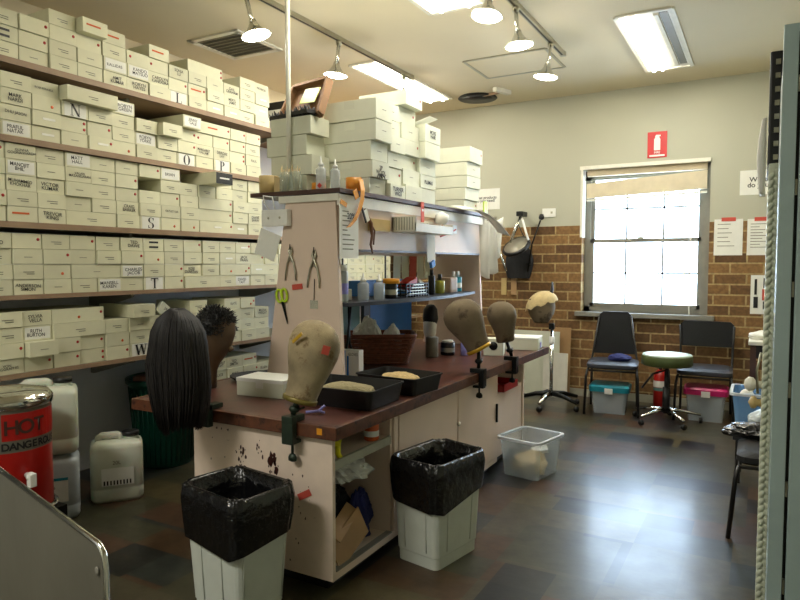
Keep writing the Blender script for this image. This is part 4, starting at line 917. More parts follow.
t = thing('tape_strip', 'red tape strip on the stained bench end panel', 'tape', (-1.63, Y0-.002, .40)); MB().box((0, 0, 0), (.07, .002, .028), ry=-.5).build('strip', 'redpad', t)

# ---- canvas heads on clamps
def head_block(label, crown, neck, m, rmax=.108, rneck=.062, band=None, neckm=None, flat=.86, sep=None, tag_='canvas head blocks'):
    """crown: top point, neck: bottom centre; surface lofted along the axis"""
    t = thing('canvas_head', label, 'wig block', neck, 0, tag_)
    a = Vector(crown)-Vector(neck); L = a.length; z = a.normalized(); x = z.cross(Vector((0, 1, 0))).normalized(); y = z.cross(x)
    prof = [(0, .93), (.04, 1.08), (.12, 1.10), (.25, 1.20), (.36, 1.36), (.48, 1.56), (.6, 1.71), (.7, 1.74), (.8, 1.62), (.88, 1.38), (.94, 1.05), (.98, .62), (1, .02)]
    rings = []
    for u, r in prof:
        r = r*rmax/1.74; off = x*(-.012*math.sin(u*PI))
        ring = []
        for j in range(28):
            th = 2*PI*j/28; bulge = 1+.06*math.cos(th)*math.sin(u*PI)
            ring.append(z*(u*L)+off+x*(r*bulge*math.cos(th))+y*(r*flat*math.sin(th)))
        rings.append(ring)
    MB().loft(rings).build('block', m, t)
    if band:
        rr_ = 1.07*rmax/1.74
        g = MB(); g.loft([[z*(uu*L)+x*(rr_*k*1.0*math.cos(2*PI*j/24))+y*(rr_*k*flat*math.sin(2*PI*j/24)) for j in range(24)] for uu, k in ((-.012, .9), (-.008, 1.08), (.05, 1.1), (.06, 1.0))]); g.build('neck_band', band, t)
    # seam stitches
    g = MB(); pts = []
    for i in range(3, len(rings)-1): pts.append(rings[i][21]*1.0+(rings[i][21]-sum(rings[i], Vector())/28).normalized()*.0008)
    g.tube(pts, .0012, 4); g.build('seam', 'brownstrap', t)
    return t, x, y, z, L, rings
def clamp(label, top, edge, m='iron', s=1.0):
    """edge: point on the worktop's edge; face direction given by edge normal"""
    ex, ey, nx, ny = edge
    t = thing('bench_clamp', label, 'clamp', (ex, ey, WT), 0, 'clamps holding the canvas heads')
    N_ = Vector((nx, ny, 0)); Tn = Vector((-ny, nx, 0))
    a = math.atan2(nx, -ny)
    g = MB(); c = N_*.016
    g.box(c+Vector((0, 0, -.028)), (.055*s, .03, .115*s), rz=a, bev=.004)
    g.box(N_*-.012+Vector((0, 0, .016)), (.05*s, .09, .026), rz=a, bev=.004)
    g.box(N_*-.01+Vector((0, 0, -.080)), (.045*s, .075, .014), rz=a, bev=.003); g.build('clamp_body', m, t)
    g = MB(); g.tube([N_*-.005+Vector((0, 0, -.135*s)), N_*-.005+Vector((0, 0, -.06))], .006, 8); g.build('screw', m, t)
    g = MB(); g.lathe([(.004, -.02), (.02, -.014), (.021, 0), (.014, .012), (.004, .016)], n=14, c=N_*-.005+Vector((0, 0, -.145*s)), sy=.6); g.build('screw_knob', m, t)
    tp = Vector(top)-Vector((ex, ey, WT)); b0 = N_*-.01+Vector((0, 0, .03))
    g = MB(); g.tube([b0, b0+(tp-b0)*.5, tp], .011, 10); g.lathe([(.018, -.012), (.024, 0), (.018, .014)], n=14, c=b0+(tp-b0)*.35); g.build('peg', m, t)
    g = MB(); g.tube([b0+(tp-b0)*.35+Tn*.02, b0+(tp-b0)*.35+Tn*.05+Vector((0, 0, .012))], .005, 6); g.build('swivel_lever', m, t)
t1 = head_block('large stained canvas head leaning on a clamp at the bench corner', (-1.585, 2.17, 1.12), (-1.645, 2.11, .79), 'canvas', .112, .07)
hb, x_, y_, z_, L_, rg = t1
hb.children[0].name = 'block'
# gold tape, red patch, rim
g = MB(); rr_ = 1.12*.112/1.74
MB().box((.045, -.068, .27), (.06, .003, .014), ry=Rd(-38), rx=-.35).build('gold_tape', 'gold', hb)
MB().box((.142, -.012, .22), (.03, .003, .035), rz=Rd(48), ry=.3).build('red_patch', 'redpad', hb)
g = MB(); g.loft([[z_*(uu*L_)+x_*(rr_*k*math.cos(2*PI*j/24))+y_*(rr_*k*.86*math.sin(2*PI*j/24)) for j in range(24)] for uu, k in ((-.01, .9), (-.005, 1.04), (.045, 1.06), (.055, 1.0))]); g.build('neck_band', mat('old_brass_tape', (120, 106, 50), .35, .3), hb)
clamp('green iron clamp holding the nearest canvas head', (-1.655, 2.11, .80), (-1.668, 2.086, 0, -1))
g = None
t2 = head_block('brown canvas head with gold neck band, tilted over the bench edge', (-1.60, 3.53, 1.13), (-1.455, 3.58, .845), 'canvas2', .118, .06, band='gold')
clamp('black clamp holding the gold-banded canvas head', (-1.46, 3.58, .85), (-1.45, 3.58, 1, 0), 'ironblack', .9)
t3 = head_block('small upright brown canvas head, farther along the bench edge', (-1.545, 4.13, 1.10), (-1.50, 4.15, .83), 'canvas2', .10, .06)
clamp('black clamp holding the small upright canvas head', (-1.495, 4.15, .84), (-1.45, 4.16, 1, 0), 'ironblack', .9)

# ---- wigs
def hair_strands(name, m, paths, r=.0035, kind=None, parent=None, n=4):
    g = MB()
    for p_ in paths: g.tube(p_, r, n, taper=[1]*(len(p_)-1)+[.35])
    return g.build(name, m, parent)
lw = thing('long_wig', 'long straight black-brown wig on a block at the bench corner', 'wig', (-2.13, 1.92, WT+.15))
# cap on block, held by its own clamp
g = MB(); g.lathe([(.045, -.11), (.05, 0), (.07, .08), (.09, .17), (.085, .24), (.05, .275), (0, .285)], n=24, sy=.72); g.build('block', 'canvas2', lw)
paths = []; rr = random.Random(12)
C0 = Vector((-.0, 0, .31))
for k in range(2600):
    th = rr.uniform(0, 2*PI); lay = rr.uniform(0, 1)
    R0 = .012+.02*rr.random(); rad = .118+.018*lay; sy = .72
    ln = rr.uniform(.30, .37)+.02*math.cos(th)-.05*abs(math.cos(th))
    top = C0+Vector((R0*math.cos(th), R0*math.sin(th)*sy, -.0))
    pts = [top]
    for u in (.25, .5, .75, 1): a = u*PI/2; pts.append(Vector((math.cos(th)*rad*math.sin(a), math.sin(th)*rad*sy*math.sin(a), .31-.155*(1-math.cos(a)))))
    w1 = 1+.12*math.sin(th*3+1); j1 = rr.uniform(-.012, .012)
    for u in (.25, .5, .75, 1):
        rx = rad*(1+.16*math.sin(u*2.4))*(1-.30*u*u)+j1*u
        pts.append(Vector((math.cos(th+.05*math.sin(u*5+th))*rx, math.sin(th)*rx*sy, .155-ln*u*w1**.2)))
    paths.append(pts)
hs = hair_strands('hair', 'hair', paths, .0027, parent=lw, n=3)
g = MB(); g.lathe([(.085, -.13), (.112, -.03), (.118, .08), (.114, .16), (.09, .245), (.05, .285), (0, .297)], n=28, sy=.72, cap0=False); g.build('inner_hair', 'hair', lw)
# clamp for it
t = thing('bench_clamp', 'dark clamp under the long wig at the bench end', 'clamp', (-2.13, 2.088, WT), 0, 'clamps holding the canvas heads')
MB().box((0, -.016, -.02), (.05, .03, .1), bev=.003).box((0, .02, .015), (.05, .08, .02)).tube([(0, -.02, .02), (0, -.1, .03), (0, -.168, .05)], .01, 8).build('clamp_body', 'iron', t)
# short curly wig on brown head
sw = thing('short_wig_mannequin', 'brown mannequin head with short black hair behind the long wig', 'mannequin head', (-2.53, 2.47, WT+.009), Rd(20))
sw.scale = (.88, .88, .88); sw.rotation_euler = (Rd(4), Rd(8), Rd(20))
prof = [(0, .055, .055, 0), (.05, .05, .05, 0), (.1, .048, .05, .0), (.15, .058, .062, .005), (.2, .078, .085, .015), (.26, .098, .105, .02), (.33, .11, .118, .022), (.39, .105, .11, .02), (.43, .08, .085, .015), (.455, .04, .045, .01), (.462, .004, .004, .01)]
g = MB(); g.loft([[Vector((ox+rx*math.cos(2*PI*j/28)*(1+.05*max(0, math.cos(2*PI*j/28))), ry*math.sin(2*PI*j/28), z)) for j in range(28)] for z, rx, ry, ox in prof]); g.build('head', 'skin', sw)
MB().lathe([(.004, 0), (.018, .01), (.012, .035), (0, .04)], n=10, M4=T(.105, 0, .24) @ Matrix.Rotation(Rd(70), 4, 'Y')).build('nose', 'skin', sw)
for s in (-1, 1):
    MB().lathe([(.02, 0), (.026, .008), (.02, .014), (.0, .01)], n=12, sx=.65, M4=T(.01, s*.094, .26) @ Matrix.Rotation(-s*Rd(90), 4, 'X')).build('ear', 'skin', sw)
MB().lathe([(.006, 0), (.006, .004)], n=8, M4=T(.0, -.12, .30) @ Matrix.Rotation(Rd(90), 4, 'X')).build('ear_stud', 'gold', sw)
paths = []
for k in range(1500):
    z = rr.uniform(.1, 1); th = rr.uniform(0, 2*PI); s = math.sqrt(max(0, 1-z*z))
    n_ = Vector((s*math.cos(th), s*math.sin(th), z)); p0 = Vector((.018+n_.x*.108, n_.y*.115, .325+n_.z*.135))
    if n_.x > .72 and z < .5: continue
    d = (n_+Vector((rr.uniform(-.7, .7), rr.uniform(-.7, .7), rr.uniform(-.4, .5)))).normalized()
    e = Vector((rr.uniform(-1, 1), rr.uniform(-1, 1), rr.uniform(-1, 1)))*.012
    paths.append([p0, p0+d*.012+e*.3, p0+d*.022+e, p0+d*.028+e*1.5])
hair_strands('hair', 'hairblack', paths, .0028, parent=sw, n=3)
g = MB(); g.lathe([(.112, 0), (.112, .05), (.095, .095), (.05, .13), (0, .14)], n=24, c=(.012, 0, .325), sy=1.06, cap0=False); g.build('hair_cap', 'hairblack', sw)

# ================================================================== BINS
def bin_(label, liner, loc, rz, w_=.24, d_=.33, wt=.28, dt=.37, h_=.5, droop=None, seed=0):
    t = thing('waste_bin', label, 'bin', loc, rz, 'white waste bins with black liners')
    g = MB(); rings = [rect_ring(w_, d_, 0, .03), rect_ring(w_*1.01, d_*1.01, .05, .03), rect_ring(w_*1.04, d_*1.03, .055, .03), rect_ring(wt, dt, h_, .035), rect_ring(wt-.012, dt-.012, h_, .03), rect_ring(w_-.02, d_-.02, .02, .03)]
    g.loft(rings, smooth=False); g.build('bucket', 'bin', t)
    g = MB()
    for sx, sy in ((1, 0), (-1, 0)):
        for q_ in (-.09, .09):
            g.add([], []); g.tube([(sx*(w_*.52+.001), q_, .07), (sx*(wt*.5+.001), q_*1.1, h_-.02)], .003, 5)
    for q_ in (-.06, .06):
        for sy in (1, -1): g.tube([(q_, sy*(d_*.515+.001), .07), (q_*1.1, sy*(dt*.5+.001), h_-.02)], .003, 5)
    g.build('moulded_ribs', 'bin', t)
    # liner
    rr_ = random.Random(seed); N_ = 84
    def ring(w1, d1, zf, amp):
        base = rect_ring(w1, d1, 0, .05, 20); out = []
        for i, p_ in enumerate(base):
            a = math.atan2(p_.y, p_.x); n_ = noise.noise(Vector((math.cos(a)*3+seed, math.sin(a)*3, w1*9)))
            n2 = noise.noise(Vector((math.cos(a)*16+seed, math.sin(a)*16, w1*14)))
            q = p_*(1+amp*(n_+.7*n2)); q.z = zf(a, n_, n2); out.append(q)
        return out
    R = [ring(w_*.86, d_*.86, lambda a, n, m: .16, .03), ring(w_*.95, d_*.95, lambda a, n, m: .34+.02*n, .06), ring(wt*.88, dt*.88, lambda a, n, m: h_-.05+.012*n, .03), ring(wt-.022, dt-.022, lambda a, n, m: h_+.006, .008), ring(wt+.008, dt+.008, lambda a, n, m: h_+.012+.01*m, .012),
         ring(wt+.022, dt+.022, lambda a, n, m: h_+.004+.012*m, .015), ring(wt+.034, dt+.034, lambda a, n, m: h_-.04+.02*n, .035), ring(wt+.026, dt+.026, lambda a, n, m: h_-.11+.02*n, .045), ring(wt+.012, dt+.012, lambda a, n, m: h_-.165+.045*droop(a)+.02*n, .03)]
    g = MB(); g.loft(R, cap0=True, cap1=False); o = g.build('liner', 'bag', t); o['label'] = 'shiny black plastic liner folded over the rim'
    return t
bin_('white bin with black liner at the stained bench end, nearest', None, (-1.755, 1.86, 0), Rd(-10), w_=.345*.82, d_=.26*.82, wt=.345, dt=.27, droop=lambda a: -1.3*max(0, math.cos(a+PI*.4)), seed=1)
bin_('white bin with black liner in front of the closed bench doors', None, (-1.30, 2.70, 0), Rd(-11), w_=.225, d_=.32, wt=.27, dt=.37, h_=.47, droop=lambda a: -1.0*max(0, math.cos(a+PI*.3)), seed=2)

# clear tub of hair
def tubbox(label, loc, rz, w_, d_, h_, body='tub', rim='tubrim', lid=None, cat='tub', group='plastic tubs'):
    t = thing('storage_tub', label, cat, loc, rz, group)
    rings = [rect_ring(w_*.86, d_*.86, 0, .03), rect_ring(w_, d_, h_, .035), rect_ring(w_-.006, d_-.006, h_, .035), rect_ring(w_*.86-.006, d_*.86-.006, .004, .03)]
    MB().loft(rings, smooth=False).build('body', body, t)
    rings = [rect_ring(w_+.0, d_, h_-.012, .035), rect_ring(w_+.03, d_+.03, h_-.012, .04), rect_ring(w_+.03, d_+.03, h_+.004, .04), rect_ring(w_-.006, d_-.006, h_+.004, .035), rect_ring(w_-.006, d_-.006, h_-.012, .035)]
    if lid:
        MB().loft([rect_ring(w_+.03, d_+.03, h_-.04, .04), rect_ring(w_+.035, d_+.035, h_+.005, .04), rect_ring(w_+.0, d_+.0, h_+.02, .04)], smooth=False).build('lid', lid, t)
        for s in (-1, 1): MB().box((0, s*(d_/2+.018), h_-.03), (.07, .012, .05), bev=.003).build('clip', 'white', t)
    else: MB().loft(rings, cap0=False, cap1=False, smooth=False).build('rim', rim, t)
    return t
tubbox('open clear plastic tub of blond hair on the floor by the bench', (-1.29, 4.06, 0), Rd(-12), .29, .33, .245)
o = crumple('hair_heap', 'heap of blond hair inside the open clear tub', 'hair', (-1.29, 4.06, .012), (.105, .12, .12), 'sand', 8, amp=.25, rz=0); o['kind'] = 'stuff'
t = thing('white_packet', 'white packet lying on the hair in the clear tub', 'packet', (-1.25, 4.13, .135)); MB().box((0, 0, 0), (.1, .07, .02), rx=.2, ry=-.2, rz=.4).build('packet', 'paper', t)
tubbox('clear tub with teal lid under the left black chair', (-1.2, 6.12, 0), Rd(5), .32, .26, .24, lid='teal')
tubbox('clear tub with magenta lid under the right black chair', (-.41, 6.22, 0), Rd(2), .32, .26, .27, lid='magenta')
o = crumple('tub_contents', 'dim contents of the teal-lidded tub', 'cloth', (-1.2, 6.12, .012), (.09, .07, .13), 'shelf', 9, amp=.2); 
o = crumple('tub_contents', 'dim contents of the magenta-lidded tub', 'cloth', (-.41, 6.22, .012), (.09, .07, .14), 'blackmatt', 10, amp=.2)

# ================================================================== BACK ZONE
def chair(label, loc, rz, bw0=.26, bw1=.38, bh0=.5, bh1=.9, m='vinyl', seatm='seatgrey', seath=.46, sw_=.44, trap=True):
    t = thing('stacking_chair', label, 'chair', loc, rz, 'black vinyl chairs')
    # local: front is -Y
    rings = [rect_ring(sw_-.04, .40, seath-.05, .05), rect_ring(sw_, .43, seath-.035, .06), rect_ring(sw_, .43, seath-.01, .06), rect_ring(sw_-.06, .36, seath+.008, .08)]
    MB().loft(rings, smooth=False).build('seat', seatm, t)
    y_ = .20
    poly = [(-bw1/2, bh0), (bw1/2, bh0), (bw0/2+.012, bh1-.03), (bw0/2-.02, bh1), (-bw0/2+.02, bh1), (-bw0/2-.012, bh1-.03)]
    g = MB(); g.prism(poly, .04, T(0, y_, 0) @ Matrix.Rotation(Rd(-3), 4, 'X')); o = g.build('backrest', m, t)
    for s in (-1, 1):
        MB().tube([(s*(sw_/2-.01), -.20, seath-.06), (s*(sw_/2+.0), -.215, seath-.12), (s*(sw_/2+.01), -.24, 0)], .011, 8).build('leg', 'black', t)
        MB().tube([(s*(sw_/2-.02), .17, seath-.05), (s*(sw_/2-.01), .22, 0)], .011, 8).build('leg', 'black', t)
        MB().tube([(s*(sw_/2-.01), -.2, seath-.06), (s*(sw_/2-.01), .17, seath-.06), (s*(bw1/2+.005), .215, bh0), (s*(bw0/2+.012), .2+.02, bh1-.04)], .010, 8).build('side_frame', 'black', t)
    MB().tube([(-sw_/2+.02, -.2, seath-.065), (sw_/2-.02, -.2, seath-.065)], .010, 8).build('front_rail', 'black', t)
    return t
chair('black chair with tall tapered back below the window, left of stool', (-1.19, 6.17, 0), Rd(8))
chair('black chair with wide low back in the corner, right of stool', (-.43, 6.30, 0), Rd(2), bw0=.42, bw1=.42, bh0=.6, bh1=.83, seath=.44)
crumple('folded_cloth', 'crumpled dark blue cloth on the left chair seat', 'cloth', (-1.13, 6.15, .47), (.1, .07, .06), 'bluecloth', 11, amp=.2)
# stool
t = thing('swivel_stool', 'green swivel stool with paler top and chrome star base', 'stool', (-.70, 5.93, 0))
MB().lathe([(.19, .49), (.205, .5), (.205, .565), (.2, .575)], n=36, cap1=False).build('seat_side', 'greenseat', t)
MB().lathe([(.2, .575), (.195, .585), (.15, .592), (0, .594)], n=36).build('seat_top', 'seattop', t)  # top disc paler than the green side
MB().lathe([(.03, .08), (.03, .3), (.018, .3), (.018, .47), (.09, .475), (.1, .488)], n=18).build('column', 'black', t)
for k in range(5):
    a = Rd(18+72*k); c_, s_ = math.cos(a), math.sin(a)
    MB().tube([(0, 0, .11), (c_*.12, s_*.12, .105), (c_*.28, s_*.28, .075)], .014, 8, taper=[1.3, 1, .8]).build('leg', 'chrome', t)
    l_ = MB().lathe([(.024, -.011), (.024, .011)], n=14, M4=T(c_*.28, s_*.28, .026) @ Matrix.Rotation(a, 4, 'Z') @ Matrix.Rotation(Rd(90), 4, 'Y')).build('caster', 'black', t)
MB().tube([(.0, 0, .45), (-.1, -.08, .42), (-.18, -.12, .3)], .009, 6).build('height_lever', 'black', t)
# fire extinguisher
t = thing('fire_extinguisher', 'red fire extinguisher on the floor against the brick wall', 'fire extinguisher', (-.83, 6.57, 0.0))
MB().lathe([(.055, 0), (.062, .01), (.062, .29), (.045, .335), (.02, .35)], n=22).build('cylinder', 'redenamel', t)
MB().lathe([(.0628, .19), (.0628, .25)], n=22, cap0=False, cap1=False).build('label_band', 'backing', t); MB().lathe([(.063, .155), (.063, .185)], n=22, cap0=False, cap1=False).build('green_band', 'tealpanel', t)
MB().lathe([(.016, .345), (.016, .38)], n=12).box((-.02, 0, .39), (.09, .02, .014), ry=-.2).build('valve', 'black', t)
MB().tube([(.02, 0, .37), (.075, 0, .35), (.08, 0, .25), (.072, 0, .12)], .008, 6).build('hose', 'black', t)
# mannequin stand
t = thing('mannequin_stand', 'chrome pole stand on black wheeled base by the back wall', 'stand', (-1.73, 6.05, 0))
MB().lathe([(.016, .1), (.016, .62), (.013, .62), (.013, .745)], n=14).build('pole', 'chrome', t); MB().lathe([(.022, .6), (.026, .61), (.026, .66), (.02, .67)], n=14).build('collar', 'white', t)
for k in range(5):
    a = Rd(-95+72*k); c_, s_ = math.cos(a), math.sin(a)
    MB().tube([(0, 0, .13), (c_*.14, s_*.14, .12), (c_*.29, s_*.29, .08)], .022, 8, taper=[1.2, 1, .7]).build('leg', 'ironblack' if k else 'chrome', t)
    MB().lathe([(.026, -.012), (.026, .012)], n=14, M4=T(c_*.29, s_*.29, .028) @ Matrix.Rotation(a, 4, 'Z') @ Matrix.Rotation(Rd(90), 4, 'Y')).build('caster', 'black', t)
MB().box((0, 0, .765), (.05, .05, .06), bev=.01).build('swivel_head', 'ironblack', t)
t = thing('lace_cap_mannequin', 'brown head with cream lace cap on the pole stand', 'mannequin head', (-1.83, 6.04, .815))
g = MB(); g.lathe([(.06, -.02), (.075, .0), (.11, .06), (.125, .13), (.115, .2), (.07, .25), (0, .27)], n=26, sx=1.05, sy=.9); g.build('head', 'canvas2', t)
g = MB(); rings = []
for i in range(9):
    u = i/8; r = .132*math.cos(u*PI/2)+.004; rings.append([Vector((1.08*r*math.cos(2*PI*j/28)*(1+.05*math.sin(j*1.7)), .95*r*math.sin(2*PI*j/28), .14+.14*math.sin(u*PI/2)+(.014*math.sin(j*1.9) if i == 0 else 0)-.05*math.cos(2*PI*j/28)*(1-u)*-1)) for j in range(28)])
g.loft(rings, cap0=False); g.build('lace_cap', 'lace', t); MB().tube([(.08, 0, .2), (.1, 0, .3), (.1, 0, .37)], .012, 8, taper=[2, 1.2, .6]).build('clip', 'black', t)
# leaning boards
for (x0, x1, y, z1, m, lb, nm) in ((-2.42, -1.80, 6.60, .66, 'card2', 'large cream board leaning on the bricks behind the stand', 'leaning_board'), (-1.93, -1.70, 6.655, .70, 'cardboard', 'brown cardboard strip behind the cream boards', 'cardboard_strip'), (-1.95, -1.70, 6.55, .45, 'trimwhite', 'small cream panel in front of the cardboard strip', 'leaning_board')):
    t = thing(nm, lb, 'board', ((x0+x1)/2, y-.03, 0)); MB().box((0, 0, z1/2), (x1-x0, .012, z1), rx=Rd(-3)).build('board', m, t)
# hanging round mirror, bag and wand on the wall
t = thing('makeup_bag', 'black mesh bag hanging on the brick wall below round mirror', 'bag', (-2.27, 6.655, 1.40)); crumple('bag_body', None, None, (0, .02, -.2), (.15, .035, .38), 'blackmatt', 12, amp=.1, parent=t)
MB().tube([(-.1, 0, .15), (0, -.01, .36), (.1, 0, .15)], .008, 6).build('strap', 'black', t)
t = thing('round_mirror', 'tilted round grey mirror with black rim hung on the wall', 'mirror', (-2.22, 6.44, 1.53)); Rm = Matrix.Rotation(Rd(38), 4, 'X') @ Matrix.Rotation(Rd(-12), 4, 'Y')
MB().lathe([(.175, -.02), (.18, 0), (.175, .02), (.15, .022)], n=32, M4=Rm @ Matrix.Scale(.85, 4), cap1=False).build('rim', 'black', t); MB().lathe([(.152, .0), (.152, .021), (0, .0215)], n=32, M4=Rm @ Matrix.Scale(.85, 4)).build('glass', mat('dusty_mirror', (150, 146, 132), .35, .3), t)
MB().tube([(-.06, -.02, .04), (-.02, .03, .2), (.02, .08, .32)], .014, 8).build('chrome_arm', 'chrome', t); MB().tube([(.13, -.02, .06), (.07, .04, .2), (.02, .08, .32)], .012, 8).build('white_arm', 'white', t)
MB().box((.02, .1, .335), (.07, .16, .05), bev=.01).build('wall_mount', 'ironblack', t); MB().tube([(-.16, -.06, -.02), (-.13, -.04, -.15), (-.1, -.02, -.25)], .014, 8).build('handle', 'chrome', t)
t = thing('hair_wand', 'thin black wand leaning diagonally beside the round mirror', 'wand', (-2.05, 6.6, 1.55)); MB().tube([(-.10, 0, -.28), (-.06, 0, 0), (.03, 0, .25)], .008, 6).build('rod', 'ironblack', t); MB().lathe([(.0, -.03), (.025, -.02), (.03, 0), (.02, .03), (0, .035)], n=12, c=(.04, 0, .28)).build('knob', 'black', t); MB().box((-.1, .035, -.2), (.03, .08, .02)).build('wall_hook', 'ironblack', t)
for x, lb, m in ((-2.44, 'pale wooden tag below the black bag, left', 'tan'), (-2.33, 'patterned wooden tag below the black bag, right', 'cardboard')):
    t = thing('wooden_tag', lb, 'tag', (x, YB-.012, 1.11)); MB().bb(-.03, .03, -.006, .008, -.09, .09, bev=.002).build('strip', m, t)
# small table at right with packets, poster above
t = thing('side_table', 'small dark table with white top behind the patterned door', 'table', (.1, 5.3, 0)); MB().bb(-.18, .3, -.2, .22, .79, .815, bev=.003).build('tabletop', 'trimwhite', t)
for sx in (-.15, .27):
    for sy in (-.17, .19): MB().bb(sx-.018, sx+.018, sy-.018, sy+.018, 0, .79).build('leg', 'darkwood', t)
MB().bb(-.16, .28, -.18, .2, .7, .788).build('apron', 'black', t)
crumple('tissue_pack', 'white and pink packet on the small side table', 'packet', (.0, 5.28, .816), (.08, .06, .06), 'paper', 13, amp=.2)
# near right chair with blue tub and beaded cushion
t = chair('dark chair beside the patterned door, carrying the blue tub', (.12, 3.75, 0), Rd(-90), seath=.42, bh0=.5, bh1=.8, seatm='blackmatt', sw_=.4)
tubbox('blue translucent tub standing on a dark stool by the patterned door', (.06, 4.62, .30), 0, .42, .34, .26, body='tubblue', rim='tubrim')
t = thing('low_stool', 'dark low stool under the blue translucent tub', 'stool', (.06, 4.62, 0)); MB().bb(-.2, .2, -.16, .16, .27, .299, bev=.004).build('seat', 'blackmatt', t)
for sx in (-.17, .17):
    for sy in (-.13, .13): MB().bb(sx-.015, sx+.015, sy-.015, sy+.015, 0, .27).build('leg', 'black', t)
t = thing('white_tape_roll', 'white roll inside the near corner of the blue tub', 'tape', (-.07, 4.52, .54)); MB().lathe([(.02, -.02), (.04, -.02), (.04, .02), (.02, .02)], n=18, M4=Matrix.Rotation(Rd(70), 4, 'X')).build('roll', 'tape', t)
o = crumple('sequin_bag', 'black sequinned bag lying on the dark chair seat', 'bag', (.02, 3.92, .43), (.17, .09, .08), 'bag', 14, amp=.25)
t = thing('plastic_sheet', 'folded grey plastic sheet on the dark chair behind sequinned bag', 'sheet', (.12, 4.14, .42)); crumple('sheet', None, None, (0, 0, 0), (.17, .1, .14), 'jugblue', 15, amp=.12, parent=t)

# ================================================================== NEAR RIGHT: patterned door leaf and lockers
t = thing('patterned_door', 'cream door leaf with braided edge and round knobs, seen edge-on', 'door', (.024, 2.45, 0))
MB().bb(-.02, .02, -.42, .40, .01, 1.62, bev=.004).build('leaf', 'ornate', t)
g = MB()
for k in range(78):
    z = .03+k*.0202
    g.lathe([(.0, -.013), (.0065, -.006), (.0065, .006), (0, .013)], n=8, M4=T(-.013, -.42, z) @ Matrix.Rotation(Rd(35), 4, 'Y'), sy=.8); g.lathe([(.0, -.013), (.0065, -.006), (.0065, .006), (0, .013)], n=8, M4=T(.002, -.42, z+.01) @ Matrix.Rotation(Rd(-35), 4, 'Y'), sy=.8)
g.build('braided_edge', 'ornate', t)
for s, z in ((0, 1.0),): 
    MB().lathe([(.012, 0), (.01, .014), (.02, .022), (.022, .034), (.012, .044), (0, .046)], n=16, M4=T(-.02, -.3, z) @ Matrix.Rotation(Rd(-90), 4, 'Y')).build('door_knob', 'trimwhite', t)
    MB().lathe([(.012, 0), (.01, .01), (.018, .016), (.018, .026), (0, .034)], n=16, M4=T(-.02, -.34, z-.045) @ Matrix.Rotation(Rd(-90), 4, 'Y')).build('door_knob', 'tan', t)
MB().tube([(-.024, -.35, 1.1), (-.034, -.35, 1.05), (-.03, -.33, .98)], .004, 6).build('lever_handle', 'brushed', t)
t = thing('metal_locker', 'grey-green metal locker filling the right edge of the view', 'locker', (.298, 1.75, 0))
MB().bb(-.272, .3, -.24, .24, .02, 1.81, bev=.004).build('body', 'metalgrey', t)
MB().bb(-.276, -.250, -.262, -.24, .02, 1.812, bev=.002).build('door_edge', 'metalgrey', t); MB().bb(-.244, .3, -.262, -.241, .02, 1.822, bev=.003).build('door', 'metalgrey', t)
MB().bb(-.2505, -.2435, -.246, -.2405, .03, 1.8).build('shadow_gap', 'black', t)
for k in range(8): MB().box((-.247, -.25, .3+k*.2), (.004, .01, .03)).build('hinge', 'brushed', t)
# black framed board hung over door, with white cloth
t = thing('black_frame', 'black glossy frame seen edge-on above the patterned door', 'frame', (.022, 2.3, 1.625))
MB().bb(-.022, .012, -.2, .2, 0, .31, bev=.006).build('panel', 'vinyl', t); g = MB()
for k in range(8): g.box((-.002, -.204, .02+k*.037), (.012, .006, .014))
g.build('beads', 'brushed', t)
t = thing('white_cloth', 'white cloth hanging behind the black frame by the door', 'cloth', (-.002, 2.72, 1.64)); g = MB(); rings = []
for a in range(9):
    u = a/8; rings.append([Vector((-.014-.012*math.sin(u*3)+.006*math.sin(v*4), -.08+v*.05, .22-u*.26)) for v in range(4)]+[Vector((-.002, -.08+v*.05, .22-u*.26)) for v in (3, 2, 1, 0)])
g.loft(rings); g.build('cloth', 'paper', t)

# ================================================================== LEFT FLOOR THINGS
def lrings(spec): return [rect_ring(w_, d_, z, r) for w_, d_, z, r in spec]
def jerry(label, loc, rz, w_, d_, h_, m='jug', cap='black', group='white chemical drums'):
    t = thing('jerry_can', label, 'jerry can', loc, rz, group)
    MB().loft(lrings([(w_*.92, d_*.92, 0, .04), (w_, d_, .02, .045), (w_, d_, h_*.2, .045), (w_*.975, d_*.975, h_*.215, .04), (w_, d_, h_*.23, .045), (w_, d_, h_*.84, .045), (w_*.95, d_*.95, h_*.9, .05), (w_*.7, d_*.8, h_*.945, .05)]), smooth=True).build('body', m, t)
    MB().tube([(-w_*.34, 0, h_*.9), (-w_*.34, 0, h_*.975), (-w_*.28, 0, h_*1.0), (w_*.02, 0, h_*1.0), (w_*.08, 0, h_*.975), (w_*.08, 0, h_*.9)], .022, 10).build('handle', m, t)
    MB().lathe([(.05, h_*.92), (.042, h_*.97), (.042, h_*.99)], n=20, c=(w_*.27, 0, 0)).build('neck', m, t)
    MB().lathe([(.047, h_*.985), (.047, h_*1.05), (.042, h_*1.055)], n=20, c=(w_*.27, 0, 0)).build('cap', cap, t)
    return t
j = jerry('white jerry can with black cap and torn label, in front of green bin', (-3.26, 2.47, 0), Rd(52), .28, .22, .36)
MB().bb(-.08, .09, -.1225, -.121, .1, .2).build('torn_label', 'paper', j); text('writing', '20L', .03, 'greyink', j, T(0, -.125, .23) @ FY); g = MB()
for k in range(9): g.bb(-.07+k*.017, -.062+k*.017, -.1235, -.122, .105, .13)
g.build('barcode', 'ink', j)
j = jerry('large white drum with black cap, stacked upper behind the red urn', (-3.34, 2.10, .352), Rd(55), .31, .26, .37)
j = jerry('bluish white drum with label, under the large white drum', (-3.34, 2.10, 0), Rd(55), .31, .26, .35, m='jugblue')
for o in list(j.children):
    if o.name.startswith(('cap', 'neck', 'handle')): bpy.data.objects.remove(o)
